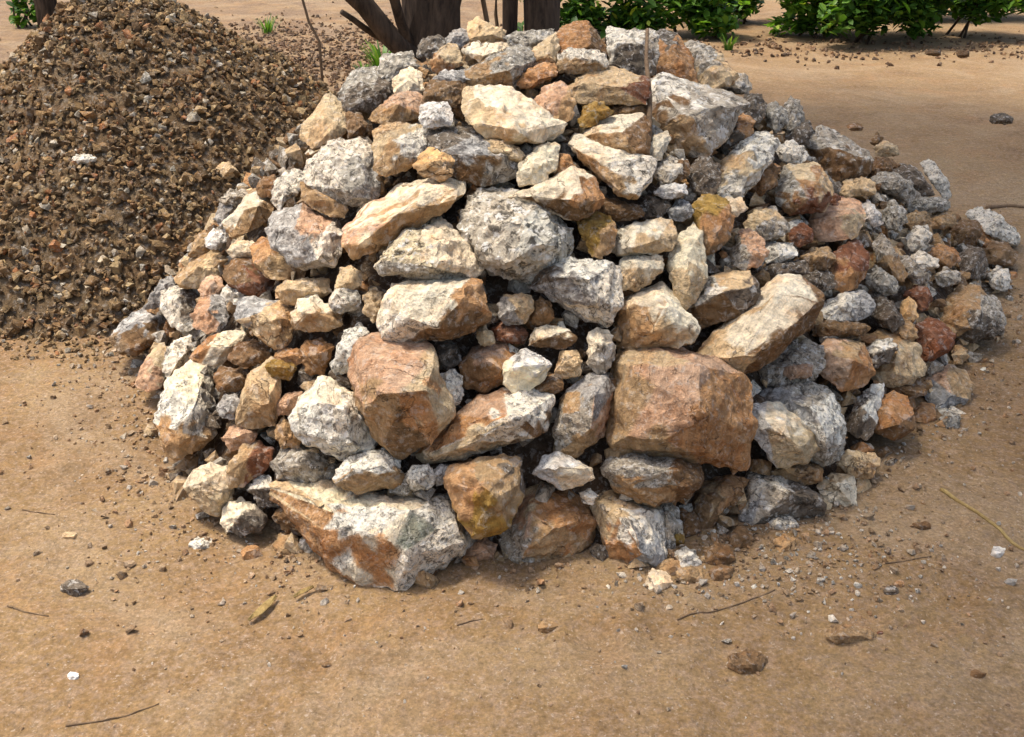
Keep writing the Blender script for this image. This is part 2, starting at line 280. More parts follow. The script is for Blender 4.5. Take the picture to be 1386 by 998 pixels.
# Each rock: label | outline in photo pixels | ridge points x,y,height | main stone colour | x,y,colour facets | lift (m) | g = stands on the ground
ROCKS = '''
pointed tan stone topping the crest of the pile, in front of the tree trunks|634,33 645,25 655,28 668,38 683,42 684,54 650,58 635,54||C||0|
dark grey stone on the crest, below the thick tree trunk|565,60 580,49 600,50 603,66 590,78 567,77||D||-.01|
bluish grey stone on the crest, touching the pointed tan stone|604,52 612,42 632,40 637,55 622,64 606,62||K||-.01|
cream stone with an orange broken corner, just below the crest|580,82 598,68 607,59 618,64 626,78 625,86 612,90 602,99 588,98 582,92||C|608,68,C 598,94,O|.03|
long flat cream stone below the pointed tan crest stone|628,70 640,60 683,58 690,62 682,73 668,82 650,84 635,78||W||.03|
beige grey stone above the wide cream slab, speckled|630,96 650,84 672,78 690,64 715,66 722,82 710,100 695,118 650,120 634,112||T|690,75,G 660,100,T|0|
narrow grey stone on the crest before the slim tree trunks|684,52 700,44 725,42 748,40 752,50 730,62 700,66 686,62||G||-.02|
tan stone leaning against the orange-brown crest rock|716,72 735,55 752,44 757,62 752,86 735,94 720,92||C|740,60,C 730,85,T|.01|
reddish brown stone wedged above the wide cream slab|695,102 715,92 735,90 752,84 752,102 738,112 715,120 698,119||R|720,104,O|-.01|
orange-brown peaked rock on the crest, tallest beside the slim tree trunks|752,50 765,34 783,26 795,27 803,42 815,58 822,74 805,82 780,76 764,84 752,82|782,45,.25 800,60,.3|O|775,45,O 808,66,B|.02|
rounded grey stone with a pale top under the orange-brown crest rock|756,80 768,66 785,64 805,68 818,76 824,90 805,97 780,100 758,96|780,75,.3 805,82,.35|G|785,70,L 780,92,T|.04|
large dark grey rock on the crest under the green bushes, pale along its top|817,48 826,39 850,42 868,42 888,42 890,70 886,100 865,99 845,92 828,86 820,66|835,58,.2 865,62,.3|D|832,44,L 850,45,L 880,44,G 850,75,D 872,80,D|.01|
dark brown rock with rusty patches, touching the large dark grey crest rock|886,48 895,42 918,46 924,58 934,75 944,95 942,114 925,120 905,110 888,100|905,62,.25 920,85,.35|B|905,75,O 925,98,O 902,50,D|.01|
pale grey slab with a cream lower corner, ending the crest toward the open track|920,62 945,58 968,70 985,90 998,104 985,116 960,122 944,120 940,96 930,78|950,75,.2 972,100,.3|G|955,72,G 970,104,C|.02|
thin grey slab on the rim below the pale grey crest slab|975,118 998,98 1010,104 1018,120 1012,128 990,126||D|1000,106,G|0|
big brown and grey rock with a bulging front, next to the upright stick|884,108 900,102 912,116 930,124 950,122 975,128 1000,132 1012,142 1002,152 985,160 972,182 960,206 935,211 905,205 892,190 882,175 881,140|905,135,.22 930,165,.38 965,150,.3|T|900,114,L 892,150,B 945,140,G 985,142,G 920,188,T 960,170,G|.04|
dark red-brown stone tucked behind the big brown and grey rock|970,182 985,160 1002,152 1022,165 1018,182 995,195 976,204|1000,172,.3|R|980,178,D 1008,170,O|0|
grey stone on the rim above a small tan cube|1008,126 1028,126 1037,142 1032,160 1018,168 1006,150||G|1020,134,D|0|
small tan cube on the rim beside the upright grey chunk|1035,146 1050,138 1064,150 1066,166 1050,180 1039,170||T|1048,148,G|.01|
upright grey chunk standing highest on the rim toward the track|1058,150 1070,132 1082,137 1088,160 1081,182 1066,186 1058,170||K|1075,145,G|.01|
flat dark stone at the foot of the upright grey chunk|1064,186 1082,170 1094,163 1102,178 1093,194 1074,198||D||0|
long pinkish grey rock with speckles, lying slantwise below the rim|1008,195 1022,180 1040,178 1052,196 1044,217 1030,234 1018,252 1003,270 988,268 974,258 970,235 985,212|1015,205,.25 1005,240,.3|L|1025,195,L 995,225,C 1000,255,L|.02|
brown shaded stone beside the long pinkish grey rock|1020,234 1040,220 1054,230 1050,250 1030,264 1016,257||B||-.02|
small light grey stone above the cream arched rock|1048,202 1066,190 1080,194 1094,210 1082,220 1060,220 1050,214||K|1075,205,L|0|
broad rock with a grey top and dark brown front near the rim|1092,200 1100,182 1112,172 1130,178 1152,194 1174,206 1182,222 1172,238 1150,243 1130,248 1115,232 1104,214|1118,204,.3 1150,214,.34 1170,222,.2|G|1125,188,G 1160,208,G 1130,225,B 1155,228,B|.03|
cream arched rock with a dark red broken face|1054,240 1065,222 1090,218 1110,225 1123,242 1130,258 1118,270 1112,286 1090,293 1070,290 1055,276 1049,256|1075,240,.25 1105,245,.32 1095,270,.3|C|1085,228,C 1120,252,C 1098,268,R 1100,250,O 1070,250,G 1062,278,B|.04|
small red-brown stone beside the cream arched rock|1116,272 1128,262 1142,266 1140,280 1122,288||R||.02|
pale oval stone under the broad rock with the dark brown front|1136,256 1146,244 1168,241 1185,248 1183,263 1160,268 1142,267||G|1160,248,C|.02|
bluish white sliver standing on end beside the pinkish tan rock|1165,280 1176,271 1186,286 1194,302 1183,308 1171,297||L|1178,288,Q|.02|
wide pinkish tan rock in the shaded half of the pile|1095,300 1110,284 1135,278 1148,268 1162,274 1170,290 1166,310 1152,324 1130,328 1110,325 1100,313|1125,295,.25 1148,290,.3|T|1115,300,P 1150,308,C 1155,280,P|.02|
greyish tan stone above a small orange-faced stone|1008,300 1022,287 1045,285 1060,296 1070,312 1052,321 1030,325 1013,317|1035,298,.3|G|1030,292,C 1040,314,G|.01|
little brown stone sunk beside the pinkish tan rock|1068,314 1085,302 1098,310 1098,327 1080,334 1070,327||B|1085,310,R|-.02|
small rock with an orange broken face and a grey side|993,330 1002,313 1015,311 1030,321 1038,340 1030,358 1010,364 993,360 988,346|1003,330,.25 1018,345,.3|P|1018,335,P 996,342,G|.02|
flat cream stone touching the orange-faced stone|1034,332 1050,327 1072,330 1079,346 1060,354 1038,356||C|1060,334,L|.01|
flat dark grey stone just behind the long tan slab|1025,366 1045,354 1070,350 1088,354 1094,370 1070,374 1045,380 1028,377||D||-.01|
flat brown stone left of a rounded red-brown rock, in the shaded half|1082,347 1100,335 1122,336 1130,352 1118,366 1095,365||T|1105,340,T 1105,358,B|-.01|
rounded red-brown rock among grey stones behind the long tan slab|1120,352 1132,336 1150,326 1165,329 1174,348 1173,372 1160,390 1140,394 1123,384|1140,350,.3 1155,365,.35|R|1140,370,O 1155,345,R|.03|
dark stone under the rounded red-brown rock|1084,374 1105,365 1124,370 1130,388 1108,395 1090,388||D||-.03|
greenish tan column of stone beside a black gap|1181,332 1194,319 1205,330 1212,352 1228,370 1222,380 1205,374 1190,357||T|1200,330,G 1205,365,T|.01|
slanting pinkish grey strip of stone in the shaded half|1210,346 1228,347 1246,363 1259,376 1250,386 1235,382 1220,367||C|1230,355,G|.02|
grey stone just below the greenish tan column|1172,374 1185,361 1200,367 1216,382 1212,398 1195,400 1178,390||G||0|
light speckled stone at the tip of the long tan slab|1112,422 1122,408 1145,397 1168,395 1180,408 1178,426 1160,433 1140,432 1120,434|1145,410,.3|L|1140,405,L 1165,412,K|.02|
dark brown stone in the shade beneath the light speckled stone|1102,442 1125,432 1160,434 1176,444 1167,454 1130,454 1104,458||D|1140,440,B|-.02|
grey jagged stone between the light speckled stone and a tiny orange cube|1178,402 1190,395 1206,408 1217,425 1224,440 1212,450 1195,442 1180,427||G|1205,430,D|0|
tiny orange-tan cube stuck out of the shaded half of the pile|1219,412 1230,402 1239,410 1241,429 1228,434 1219,429||A||.03|
brown stone just above the tiny orange-tan cube|1224,400 1238,387 1256,389 1262,405 1252,421 1240,416||B|1245,395,R|0|
big rounded grey-brown rock at the pile's far corner beside the track|1273,426 1285,402 1302,389 1325,391 1346,404 1360,432 1354,450 1335,462 1312,464 1290,454 1276,441|1300,415,.3 1328,420,.35 1318,445,.3|G|1302,420,T 1342,415,G 1330,440,D|.03|g
dark knobbly rock at the foot of the pile below the big rounded grey-brown rock|1240,442 1258,430 1275,438 1292,455 1287,472 1265,485 1250,492 1240,471||D|1260,450,R|0|g
small light grey stone at the pile's outer edge above the big rounded grey-brown rock|1337,373 1350,361 1363,365 1368,380 1359,394 1343,390||K|1350,370,L|.02|
long grey slab end jutting toward the track|1308,290 1325,281 1345,289 1366,305 1380,318 1378,332 1360,328 1340,314 1320,300||G|1345,300,L|.01|
thin pale grey slab tilted along the rim above a black hollow|1246,222 1258,217 1271,231 1282,248 1288,264 1279,270 1267,251 1256,237||G|1268,240,L|.03|
flat dim tan stone below the tilted pale grey slab|1226,278 1242,268 1268,267 1287,274 1281,286 1255,290 1233,288||T|1250,272,G|.01|
small tan stone on the rim next to the broad rock with the dark front|1183,200 1196,191 1213,197 1216,209 1198,213 1185,209||C||.02|
tiny brown stone peeking over the rim|1177,192 1188,179 1195,188 1187,199||B||0|
dark grey slab at the edge of the black hollow|1180,242 1196,231 1215,235 1234,250 1242,264 1229,274 1210,264 1188,254||D|1200,240,G|0|
blackish stone lying in the hollow beneath the tilted pale grey slab|1200,238 1218,222 1238,228 1254,246 1264,262 1246,270 1222,258||D||-.02|
small brown-grey stone on the rim between the small tan stone and the hollow|1176,232 1186,214 1206,214 1216,224 1204,236 1188,242||G|1190,230,B|-.01|
grey stone between the bluish white sliver and a brownish grey lump|1194,286 1208,273 1221,280 1228,298 1216,314 1199,308||G||0|
brownish grey lump below the flat dim tan stone|1224,294 1240,285 1257,290 1256,306 1241,314 1226,308||G|1240,290,T|0|
brown stone crossed by a tan stripe near the outer rim|1255,298 1272,284 1291,287 1295,303 1276,310 1258,308||B|1272,298,T|.01|
pale bluish stone in the middle of the shaded half|1226,323 1238,307 1253,305 1262,320 1254,338 1234,340||K|1240,315,L|.02|
white-grey flake below the pale bluish stone|1230,350 1248,342 1265,349 1270,361 1252,366 1234,360||L||.02|
brick-red stone in the shaded half of the pile|1256,343 1272,331 1291,335 1300,350 1288,362 1266,360||R|1275,340,O|.02|
dim tan stone beside the brick-red stone, higher up|1288,313 1302,299 1321,299 1330,316 1316,332 1296,330||T|1310,308,B|0|
dark stone beside the brick-red stone|1298,347 1312,333 1331,339 1338,360 1323,378 1302,372||D||-.01|
small dim grey stone under the brick-red stone|1265,373 1280,363 1297,369 1300,381 1282,388 1268,384||G||.01|
brownish stone at the pile's outer edge above the small light grey one|1332,340 1345,327 1363,329 1376,343 1372,360 1352,364 1336,356||T|1350,340,B|0|
grey stone below the tiny orange-tan cube|1202,440 1218,430 1237,440 1242,457 1229,466 1210,456||G|1220,438,T|.01|
rusty pink block at the outer front corner, beside a broad tan rock|1104,475 1118,462 1145,459 1168,466 1180,488 1184,506 1168,524 1140,528 1122,517 1106,500|1125,480,.3 1155,490,.36|O|1130,485,P 1160,505,O 1150,470,T|.02|
speckled grey lump resting against the broad tan rock|1171,473 1186,461 1204,459 1213,474 1203,491 1184,496|1192,474,.35|L|1190,466,L 1200,485,D|.06|
broad tan rock at the outer front corner with a flat pale face|1165,458 1190,450 1225,454 1243,470 1248,506 1230,519 1195,524 1180,510 1174,480|1215,470,.2 1220,500,.25|C|1200,460,T 1225,490,C|.0|
bluish grey rough rock beside an orange-brown stone at the pile's foot|1148,570 1162,540 1180,524 1198,520 1192,546 1184,576 1176,592 1158,594 1147,582|1168,555,.3|K|1180,535,L 1160,580,D|.0|g
orange-brown smooth stone at the pile's foot near the outer corner|1176,562 1190,538 1210,531 1226,539 1237,560 1235,584 1215,597 1195,593 1180,584|1200,550,.25 1215,575,.35|O|1205,560,O 1220,590,B|.04|g
dark reddish stone in the shade under the broad tan rock|1188,524 1225,518 1252,511 1250,533 1225,540 1200,535||R|1230,520,B|-.03|
loose rounded tan rock on the bare track beyond the pile's corner|1249,520 1262,502 1285,495 1306,504 1316,520 1311,540 1292,551 1270,554 1255,541|1280,512,.3 1285,535,.3|T|1285,512,T 1275,510,P 1270,540,K|0|g
small reddish stone lying between the orange-brown stone and the loose tan rock|1237,556 1248,545 1263,549 1268,563 1253,573 1239,568||R|1250,552,O|0|g
small grey pebbly stone just below the loose rounded tan rock|1272,567 1284,556 1298,562 1297,575 1281,580||G||0|g
small smooth tan stone alone on the ground by the white-faced rock's corner|1134,628 1146,612 1165,609 1183,613 1190,630 1180,646 1158,648 1141,641|1160,620,.3 1165,635,.28|C|1160,620,C 1165,642,T|0|g
big speckled grey rock partly hidden behind the white-faced rock|1018,542 1035,524 1060,515 1085,513 1106,517 1127,535 1140,560 1146,585 1142,611 1128,630 1112,632 1095,612 1075,582 1050,562 1024,556|1085,540,.3 1115,575,.38 1120,605,.3|L|1050,540,K 1090,530,G 1120,570,L 1125,615,G|.0|
white-faced rock beside the big rust-brown block at the pile's foot|1014,578 1022,551 1040,547 1065,552 1085,565 1103,585 1106,606 1090,624 1065,630 1052,632 1043,615 1028,598|1035,570,.25 1065,580,.32 1080,600,.3|W|1025,575,Q 1060,570,W 1075,605,C|.07|
long speckled grey-white rock on the ground below the white-faced rock|1003,648 1015,637 1040,640 1065,648 1090,660 1107,670 1114,682 1095,692 1070,697 1045,706 1020,711 1004,700 1002,675|1035,655,.28 1065,668,.35 1090,678,.25|L|1045,652,L 1025,675,G 1085,682,D 1020,700,K|.04|g
pale yellowish cube at the end of the long speckled grey-white rock|1107,660 1115,647 1135,642 1156,645 1159,668 1157,686 1140,686 1118,677|1130,655,.25 1145,672,.3|W|1135,650,C 1145,668,W|.04|g
flat tan slab below the big speckled grey rock|1030,642 1055,630 1090,627 1115,634 1110,650 1080,657 1052,650||C|1070,640,T|-.02|
brown angular rock with an orange edge, left of the long speckled grey-white rock|940,667 955,647 985,644 1014,650 1008,664 992,670 982,692 967,710 948,721 933,702|960,665,.25 975,680,.3|T|960,662,T 990,654,O 950,700,B|.02|g
broad grey-brown rock directly beneath the big rust-brown block|815,634 828,617 848,612 885,613 925,619 946,633 952,656 940,670 910,679 880,685 850,678 828,662|860,632,.25 900,640,.36 925,655,.3|D|845,622,G 880,635,G 925,660,B 865,668,T|.03|
tan rock with a grey end under the broad grey-brown rock|803,681 818,664 845,670 872,682 896,690 900,715 898,751 885,768 865,770 845,757 823,741 813,715 804,696|830,690,.25 860,710,.34 870,745,.3|T|828,688,C 840,738,O 868,708,L 882,750,K|.03|g
narrow dark stone beside the tan rock's grey end|894,690 912,684 922,705 914,737 900,747 894,722||D|905,695,G|-.01|g
dark brown stone in the gap left of the brown angular rock|910,690 930,680 943,700 947,720 930,730 913,717||B||-.01|g
pale flat stone lying loose on the sand in front of the pile|873,788 884,771 900,773 910,788 896,798 879,798||C|890,776,W|0|g
small tan stone above the pale flat loose stone|889,764 900,756 919,759 922,771 906,779 892,775||T||0|g
small ochre stone among the chips at the pile's foot|903,726 915,715 926,722 924,735 908,740||Y||0|g
small light grey stone among the chips at the pile's foot|915,748 928,739 941,746 946,763 930,770 917,764||G|925,745,L|0|g
flat tan stone at the edge of the chips on the sand|917,775 935,765 952,772 952,785 932,790 919,785||T||0|g
tan chunk below the brown angular rock with the orange edge|953,743 972,734 989,740 994,756 976,767 957,760||T|970,755,B|0|g
grey-brown chunk at the tip of the long speckled rock|988,723 1005,713 1020,722 1017,736 1000,742 988,735||G|1005,720,B|0|g
bluish white flat stone under the long speckled grey-white rock|1038,709 1055,699 1073,699 1078,709 1060,717 1043,715||K|1060,704,L|0|g
small tan stone on the sand below the bluish white flat stone|1048,733 1062,723 1076,730 1074,744 1055,746||T||0|g
brown flat stone lying among the chips before the pile|960,773 976,763 992,770 988,784 967,786||B||0|g
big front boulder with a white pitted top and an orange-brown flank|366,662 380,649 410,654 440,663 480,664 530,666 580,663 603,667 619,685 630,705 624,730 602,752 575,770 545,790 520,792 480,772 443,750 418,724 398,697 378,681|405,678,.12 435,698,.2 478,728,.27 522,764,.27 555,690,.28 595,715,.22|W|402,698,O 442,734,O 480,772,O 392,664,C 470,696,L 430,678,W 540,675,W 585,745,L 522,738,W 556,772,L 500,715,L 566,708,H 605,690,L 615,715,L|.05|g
low whitish stone lying on top behind the big front boulder|451,656 460,635 475,621 500,611 520,607 536,622 545,640 542,657 515,663 485,666 463,664|480,635,.25 515,635,.32|L|500,625,L 500,660,T|.05|
speckled black-and-white rock above the low whitish stone|396,566 408,540 425,519 440,509 460,514 480,529 496,550 506,580 514,600 500,614 475,622 458,620 438,607 418,600 403,587|430,545,.28 465,550,.36 470,595,.3|L|440,530,W 430,570,L 480,590,L 460,570,L|.05|
small pinkish stone beside the speckled black-and-white rock|374,548 386,533 409,531 407,549 395,562 378,562||P||.01|
small tan stone below the small pinkish stone|374,577 385,564 400,574 412,590 403,607 384,606 374,594||C|385,600,T|.01|
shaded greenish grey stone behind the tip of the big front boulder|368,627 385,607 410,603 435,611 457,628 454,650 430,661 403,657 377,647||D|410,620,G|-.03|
large boulder with a pinkish top and a brown lower face|473,482 490,461 520,454 560,459 582,470 594,500 604,535 610,560 592,586 567,607 545,618 523,612 503,591 493,566 486,540 476,510|492,535,.3 540,532,.4 578,528,.33 585,490,.2 500,480,.15|P|495,490,P 545,495,P 520,565,T 575,560,O 545,598,B 594,520,C 602,550,C|.06|
cream stone leaning on the pinkish-topped boulder|449,491 458,469 468,449 485,439 499,451 492,465 480,481 471,500 455,508||C|475,460,L|.02|
dark stone wedged under the cream leaning stone|445,507 460,495 477,505 484,526 470,524 453,517||D||-.02|
long wedge with an orange side and a whitish face, at mid front|566,613 590,589 620,561 650,537 680,529 715,529 743,534 749,552 744,576 720,592 680,602 640,614 600,624 574,624|605,606,.14 655,572,.22 690,566,.28 728,562,.22|C|625,575,O 655,550,P 705,545,L 680,580,L 635,603,C 705,598,B|.05|
dark reddish rock in a recess above the orange-sided wedge|620,492 640,470 665,461 692,464 707,480 702,507 685,522 655,530 630,522 620,507|655,485,.3 680,500,.3|R|660,470,P 640,500,B 680,500,O|-.02|
bright white stone at mid front above the orange-sided wedge|680,505 690,484 710,473 732,481 747,495 737,512 715,530 700,532 683,519|705,495,.3|W|710,480,Q 705,510,W|.06|
orange-brown stone directly under the bright white stone|712,530 738,510 759,507 762,526 745,535 722,537||O|740,525,B|.02|
small tan stone beside the bright white stone|749,491 758,476 779,475 788,490 784,507 765,514 750,507||T|768,482,C|.02|
flat cream stone with a brown edge above the bright white stone|713,456 725,442 750,440 771,447 780,463 760,472 735,472 716,468|740,455,.25|W|745,447,W 750,468,B|.03|
small dark red stone under the cream-and-rust block|662,449 678,437 700,439 714,452 707,465 685,466 666,462||R||-.02|
little grey-cream stone under the cream-and-rust block|645,451 655,439 666,448 668,464 655,470 647,464||G|655,446,C|.01|
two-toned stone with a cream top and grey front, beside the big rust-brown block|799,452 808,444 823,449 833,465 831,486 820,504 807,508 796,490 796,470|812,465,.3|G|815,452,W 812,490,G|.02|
bluish grey slab standing between the wedge and the big rust-brown block|753,562 765,534 785,514 805,504 826,507 830,530 827,562 819,587 805,604 780,614 756,612 749,590|775,545,.22 805,535,.3 800,580,.3|K|800,525,K 780,570,G 806,575,P 800,600,T 765,535,T|.02|
grey stone squeezed between the pinkish-topped boulder and the dark reddish rock|589,511 600,499 616,501 624,520 620,547 608,558 599,546 592,531||G|605,510,L|.0|
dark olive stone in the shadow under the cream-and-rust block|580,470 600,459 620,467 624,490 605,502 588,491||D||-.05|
big rust-brown block, largest rock at the front of the pile|824,490 840,474 860,461 885,464 900,477 930,474 955,479 985,489 1006,510 1017,545 1020,576 1014,607 1006,631 975,631 945,625 920,611 880,611 843,608 824,604 820,560 822,520|848,495,.2 888,522,.28 945,497,.28 948,555,.36 930,600,.25 850,590,.16 995,600,.14|O|880,570,P 850,550,T 900,520,P 985,560,O 965,600,O 870,490,C 910,480,P 930,500,P 860,600,T|.06|
ochre-brown rock in the shade between the big front boulder and the tan-brown dome|600,652 612,631 640,624 680,619 707,624 714,646 702,667 692,692 687,714 665,725 640,725 628,702 613,682|640,650,.25 670,670,.3|Y|625,660,O 650,700,Y 685,645,T 700,640,D|.10|
small pale stone over the big front boulder's end|549,646 560,633 578,631 590,645 582,662 558,664||L||.01|
small grey stone next to the small pale stone over the boulder's end|584,642 598,629 613,635 610,652 592,656||K||.0|
tan-brown dome-shaped rock with a white stone capping it|680,722 690,690 699,664 715,647 735,641 765,654 787,664 802,690 806,706 792,730 765,747 735,757 703,759 683,747|722,685,.28 758,700,.36 718,735,.28|T|715,662,C 708,705,P 760,690,O 775,675,O 740,738,T 690,725,G|.03|g
white stone capping the tan-brown dome-shaped rock|719,639 735,619 752,614 776,621 799,635 802,647 780,657 762,662 738,650|750,632,.3|Q|755,625,Q 770,650,W|.06|
small grey-white stone beside the dome-shaped rock|784,667 800,659 807,672 802,684 787,682||L||.01|
small cream stone on the sand between the front boulder and the dome-shaped rock|623,746 635,729 655,726 670,738 667,754 645,762 626,760||C|645,735,P|0|g
big white knobbly rock at the pile's foot on the gravel-heap side|206,571 212,540 225,519 245,499 262,486 281,487 289,510 290,545 294,571 286,592 265,607 240,616 218,610 208,593|240,530,.25 265,545,.34 245,585,.3|L|265,500,W 240,545,L 270,560,L 245,602,T|.05|g
white pointed rock like a fin above the big white knobbly rock|258,484 275,464 295,451 315,449 335,446 327,466 311,484 300,494 274,492|285,470,.25 308,470,.25|W|272,470,O 305,475,W|.05|
pinkish rock at the pile's foot between the dark slab and the white knobbly rock|182,521 192,499 205,474 220,464 229,475 227,500 216,524 199,529|208,495,.3|C|200,500,P 215,490,C|.02|g
grey stone behind the pinkish foot rock|220,502 228,475 240,459 256,454 260,468 252,489 238,502 227,512||G|245,465,L|.01|
dark brown slab on the ground facing the gravel heap|150,456 170,434 195,417 216,411 224,430 222,456 205,472 185,480 164,477 153,469|185,436,.18 205,445,.3 185,462,.25|B|178,430,K 205,418,K 190,455,B|.02|g
thin grey slab leaning on the dark brown slab|195,418 208,399 220,384 229,371 237,382 230,401 218,414||K||.0|
light grey block above the dark brown slab|220,396 240,387 262,389 272,398 270,420 264,442 245,447 228,436 220,416|242,405,.3|L|238,405,L 265,400,D|.02|
flat tan slab highest on the gravel-heap flank of the pile|234,379 250,361 270,344 290,334 302,348 298,371 280,387 260,390 240,388|268,362,.28|C|265,355,T 285,370,C|.01|
small tan splinter on the edge toward the gravel heap|254,347 268,317 280,311 287,330 276,347||T||.0|
small bluish white stone beside the long tan rock on the gravel-heap edge|279,323 290,311 304,311 306,327 292,338 281,334||Q||.02|
long tan rock with a pale ridge on the gravel-heap edge|303,302 316,285 335,267 352,257 366,264 368,286 356,302 335,314 312,320|330,285,.22 350,278,.25|C|330,275,W 345,300,T|.03|
dark bluish stone behind the long tan rock on the gravel-heap edge|290,296 300,274 315,267 324,278 316,294 300,308||K||-.01|
flat grey stone on the rim above the long tan rock|298,269 312,257 330,259 337,268 320,277 303,278||G||.01|
brown-tan stone on the rim under the light speckled rock|346,256 356,239 371,237 378,252 369,266 354,266||T|360,245,B|.0|
light speckled rock below the orange-brown underside stone|366,271 372,250 385,235 406,231 414,240 407,256 396,272 380,284|385,255,.3|L||.01|
large speckled grey boulder on the gravel-heap flank near the top|410,232 425,204 445,189 470,185 496,191 507,205 514,225 518,250 507,270 485,280 463,277 438,264 418,250|445,215,.28 480,225,.38 485,258,.3|G|470,192,L 430,220,L 480,240,G 495,250,K|.03|
orange-brown stone beneath the large speckled grey boulder|406,250 418,242 435,254 455,269 470,280 464,294 445,292 423,282 410,267|430,263,.28|O|450,285,T|.05|
whitish grey boulder pitted with dark holes, mid gravel-heap flank|364,311 372,289 390,277 410,279 430,291 450,299 465,318 464,341 450,360 430,368 408,364 388,352 370,336|400,305,.3 435,320,.38 425,345,.3|L|390,295,K 420,310,P 440,330,L 410,345,K|.05|
orange-tan rock under the whitish grey boulder|340,336 355,321 370,327 382,341 397,360 390,378 365,376 346,362|365,345,.28|C|360,335,O 380,365,T|.0|
flat white stone under the long tan rock with the pale ridge|306,339 320,327 340,327 356,338 347,350 318,350||W||.02|
brown rock with a rusty base in a hollow below the flat white stone|303,367 318,349 340,349 352,364 372,380 365,394 345,400 328,397 310,387|330,362,.25 345,380,.3|T|322,358,B 350,385,R|-.02|
small whitish stone below the brown rock with the rusty base|298,397 310,385 325,387 332,398 320,410 305,408||L||.02|
small pinkish tan stone beside the flat tan slab|269,392 280,375 297,373 302,388 292,402 274,404||P||.01|
grey stone with an orange patch above the white pointed fin|260,427 270,407 288,399 305,404 309,425 302,444 280,450 264,442|282,420,.3|G|277,427,P 300,425,K|.03|
pale grey-tan block at the middle of the gravel-heap flank|318,420 332,403 355,405 378,409 395,420 398,441 390,464 372,472 353,462 338,447 323,434|345,425,.25 372,435,.34|L|340,415,K 360,430,C 378,448,T|.04|
cream rounded rock next to the pale grey-tan block|392,426 405,407 425,401 440,409 460,425 462,438 440,448 413,447 396,442|420,420,.3|C|420,412,W 430,440,T|.03|
tan stone just above the cream rounded rock|370,397 385,383 410,377 442,379 448,396 430,404 405,412 383,412||T|395,388,C|-.01|
upper of two little cream stones left of the cream-and-rust block|452,379 460,364 475,360 489,370 488,387 470,394 454,390||C||.02|
lower of two little cream stones, greyer, left of the cream-and-rust block|444,401 455,389 475,389 489,400 484,417 462,422 446,414||C|455,395,L 475,410,G|.03|
narrow grey-cream stone touching the cream-and-rust block|492,401 505,389 518,398 518,426 505,436 494,422||G|505,400,C|.0|
cream-and-rust block split into a pale half and a rusty half|514,442 520,420 525,399 535,387 560,382 600,379 635,377 650,385 657,411 662,434 640,447 615,457 585,459 548,459 522,454|622,392,.25 597,437,.33 558,428,.28 545,400,.18 642,425,.15|W|550,415,W 540,440,L 600,393,W 632,405,O 625,445,B 575,400,W|.05|
long cream-topped bar lying slantwise with a tan front|468,332 466,310 480,289 510,267 535,249 560,244 590,243 619,239 626,255 620,273 590,287 560,297 535,317 505,342 483,347|490,318,.14 520,293,.22 555,272,.25 600,264,.2|C|510,285,W 545,257,W 600,250,W 545,295,T 505,335,T 595,280,T 482,298,P|.06|
cream rock covered in brown speckles under the long cream-topped bar|513,351 525,324 545,307 570,299 595,299 622,319 642,339 652,361 641,374 610,378 575,380 538,374 520,367|560,325,.25 605,335,.34 590,362,.28|M|600,325,W 560,330,M 570,372,G|.02|
big round boulder speckled grey and black at the middle of the pile|625,301 631,275 650,261 680,256 710,264 735,274 757,290 770,310 772,336 762,357 735,367 715,377 690,380 665,372 646,352 630,332|665,290,.28 705,300,.36 735,330,.34 690,350,.34|S|690,300,S 740,330,S|.03|
cream rock with an orange end face above the big round speckled boulder|690,268 715,257 745,244 775,229 789,227 801,240 813,258 817,273 802,290 778,298 758,292 743,282 718,277|783,237,.18 790,272,.28 757,265,.28 735,262,.2|C|745,255,W 780,235,W 803,258,O 790,288,B 765,283,B|.05|
small cream stone with a grey side below the big round speckled boulder|671,416 680,399 700,396 717,401 722,420 712,437 690,440 674,432|698,415,.35|C|705,408,C 682,425,K|.03|
small brown stone standing beside the small cream stone under the boulder|720,413 732,402 745,409 750,430 739,442 722,438||T|735,430,B|.01|
speckled grey-white rock beneath the flat cream rock, at the pile's centre|720,376 735,359 760,349 790,351 815,354 840,361 844,385 842,411 834,437 815,442 793,427 763,407 733,397 720,389|760,370,.22 800,380,.34 815,415,.25|L|740,385,D 795,372,L 820,395,L 770,390,K|.03|
flat cream rock below the white-and-grey rock at the pile's centre|836,366 845,349 870,346 896,347 894,366 881,382 862,394 843,392|865,362,.25|C|868,355,W 870,385,C|.04|
rock half white and half grey at the pile's centre|825,336 835,311 855,303 885,297 906,299 913,318 907,337 885,344 855,347 832,346|862,309,.18 850,338,.22 890,325,.25|W|842,325,W 890,325,C 880,305,W|.04|
ochre-tan cube left of the half white, half grey rock|782,301 795,291 815,291 831,300 834,315 828,337 815,348 799,346 788,325|812,312,.3|T|800,310,Y 820,325,T|.02|
flat brown stone behind the ochre-tan cube|793,289 810,274 835,271 862,278 870,293 845,300 813,296||T|830,280,B|-.01|
tall white shard standing upright at the pile's centre|906,345 920,321 938,306 950,315 954,345 957,375 950,396 935,414 920,412 910,390 904,365|928,350,.3 935,385,.3|W|925,340,W 940,390,C|.06|
triangular tan rock with a white edge above the big rust-brown block|833,446 836,414 855,397 880,389 898,386 916,410 932,430 944,443 937,460 915,468 885,468 853,470 836,467|852,412,.2 898,408,.3 920,450,.22 870,450,.2|T|868,396,W 918,425,W 870,435,T 890,460,C|.04|
grey-brown slab with a cream top just above the long tan slab|930,416 945,394 965,371 995,365 1021,371 1033,390 1027,406 1005,427 975,437 948,442 933,437|947,406,.16 978,396,.25 1022,389,.16|B|985,380,C 965,390,L 975,418,B 1010,405,D|.04|
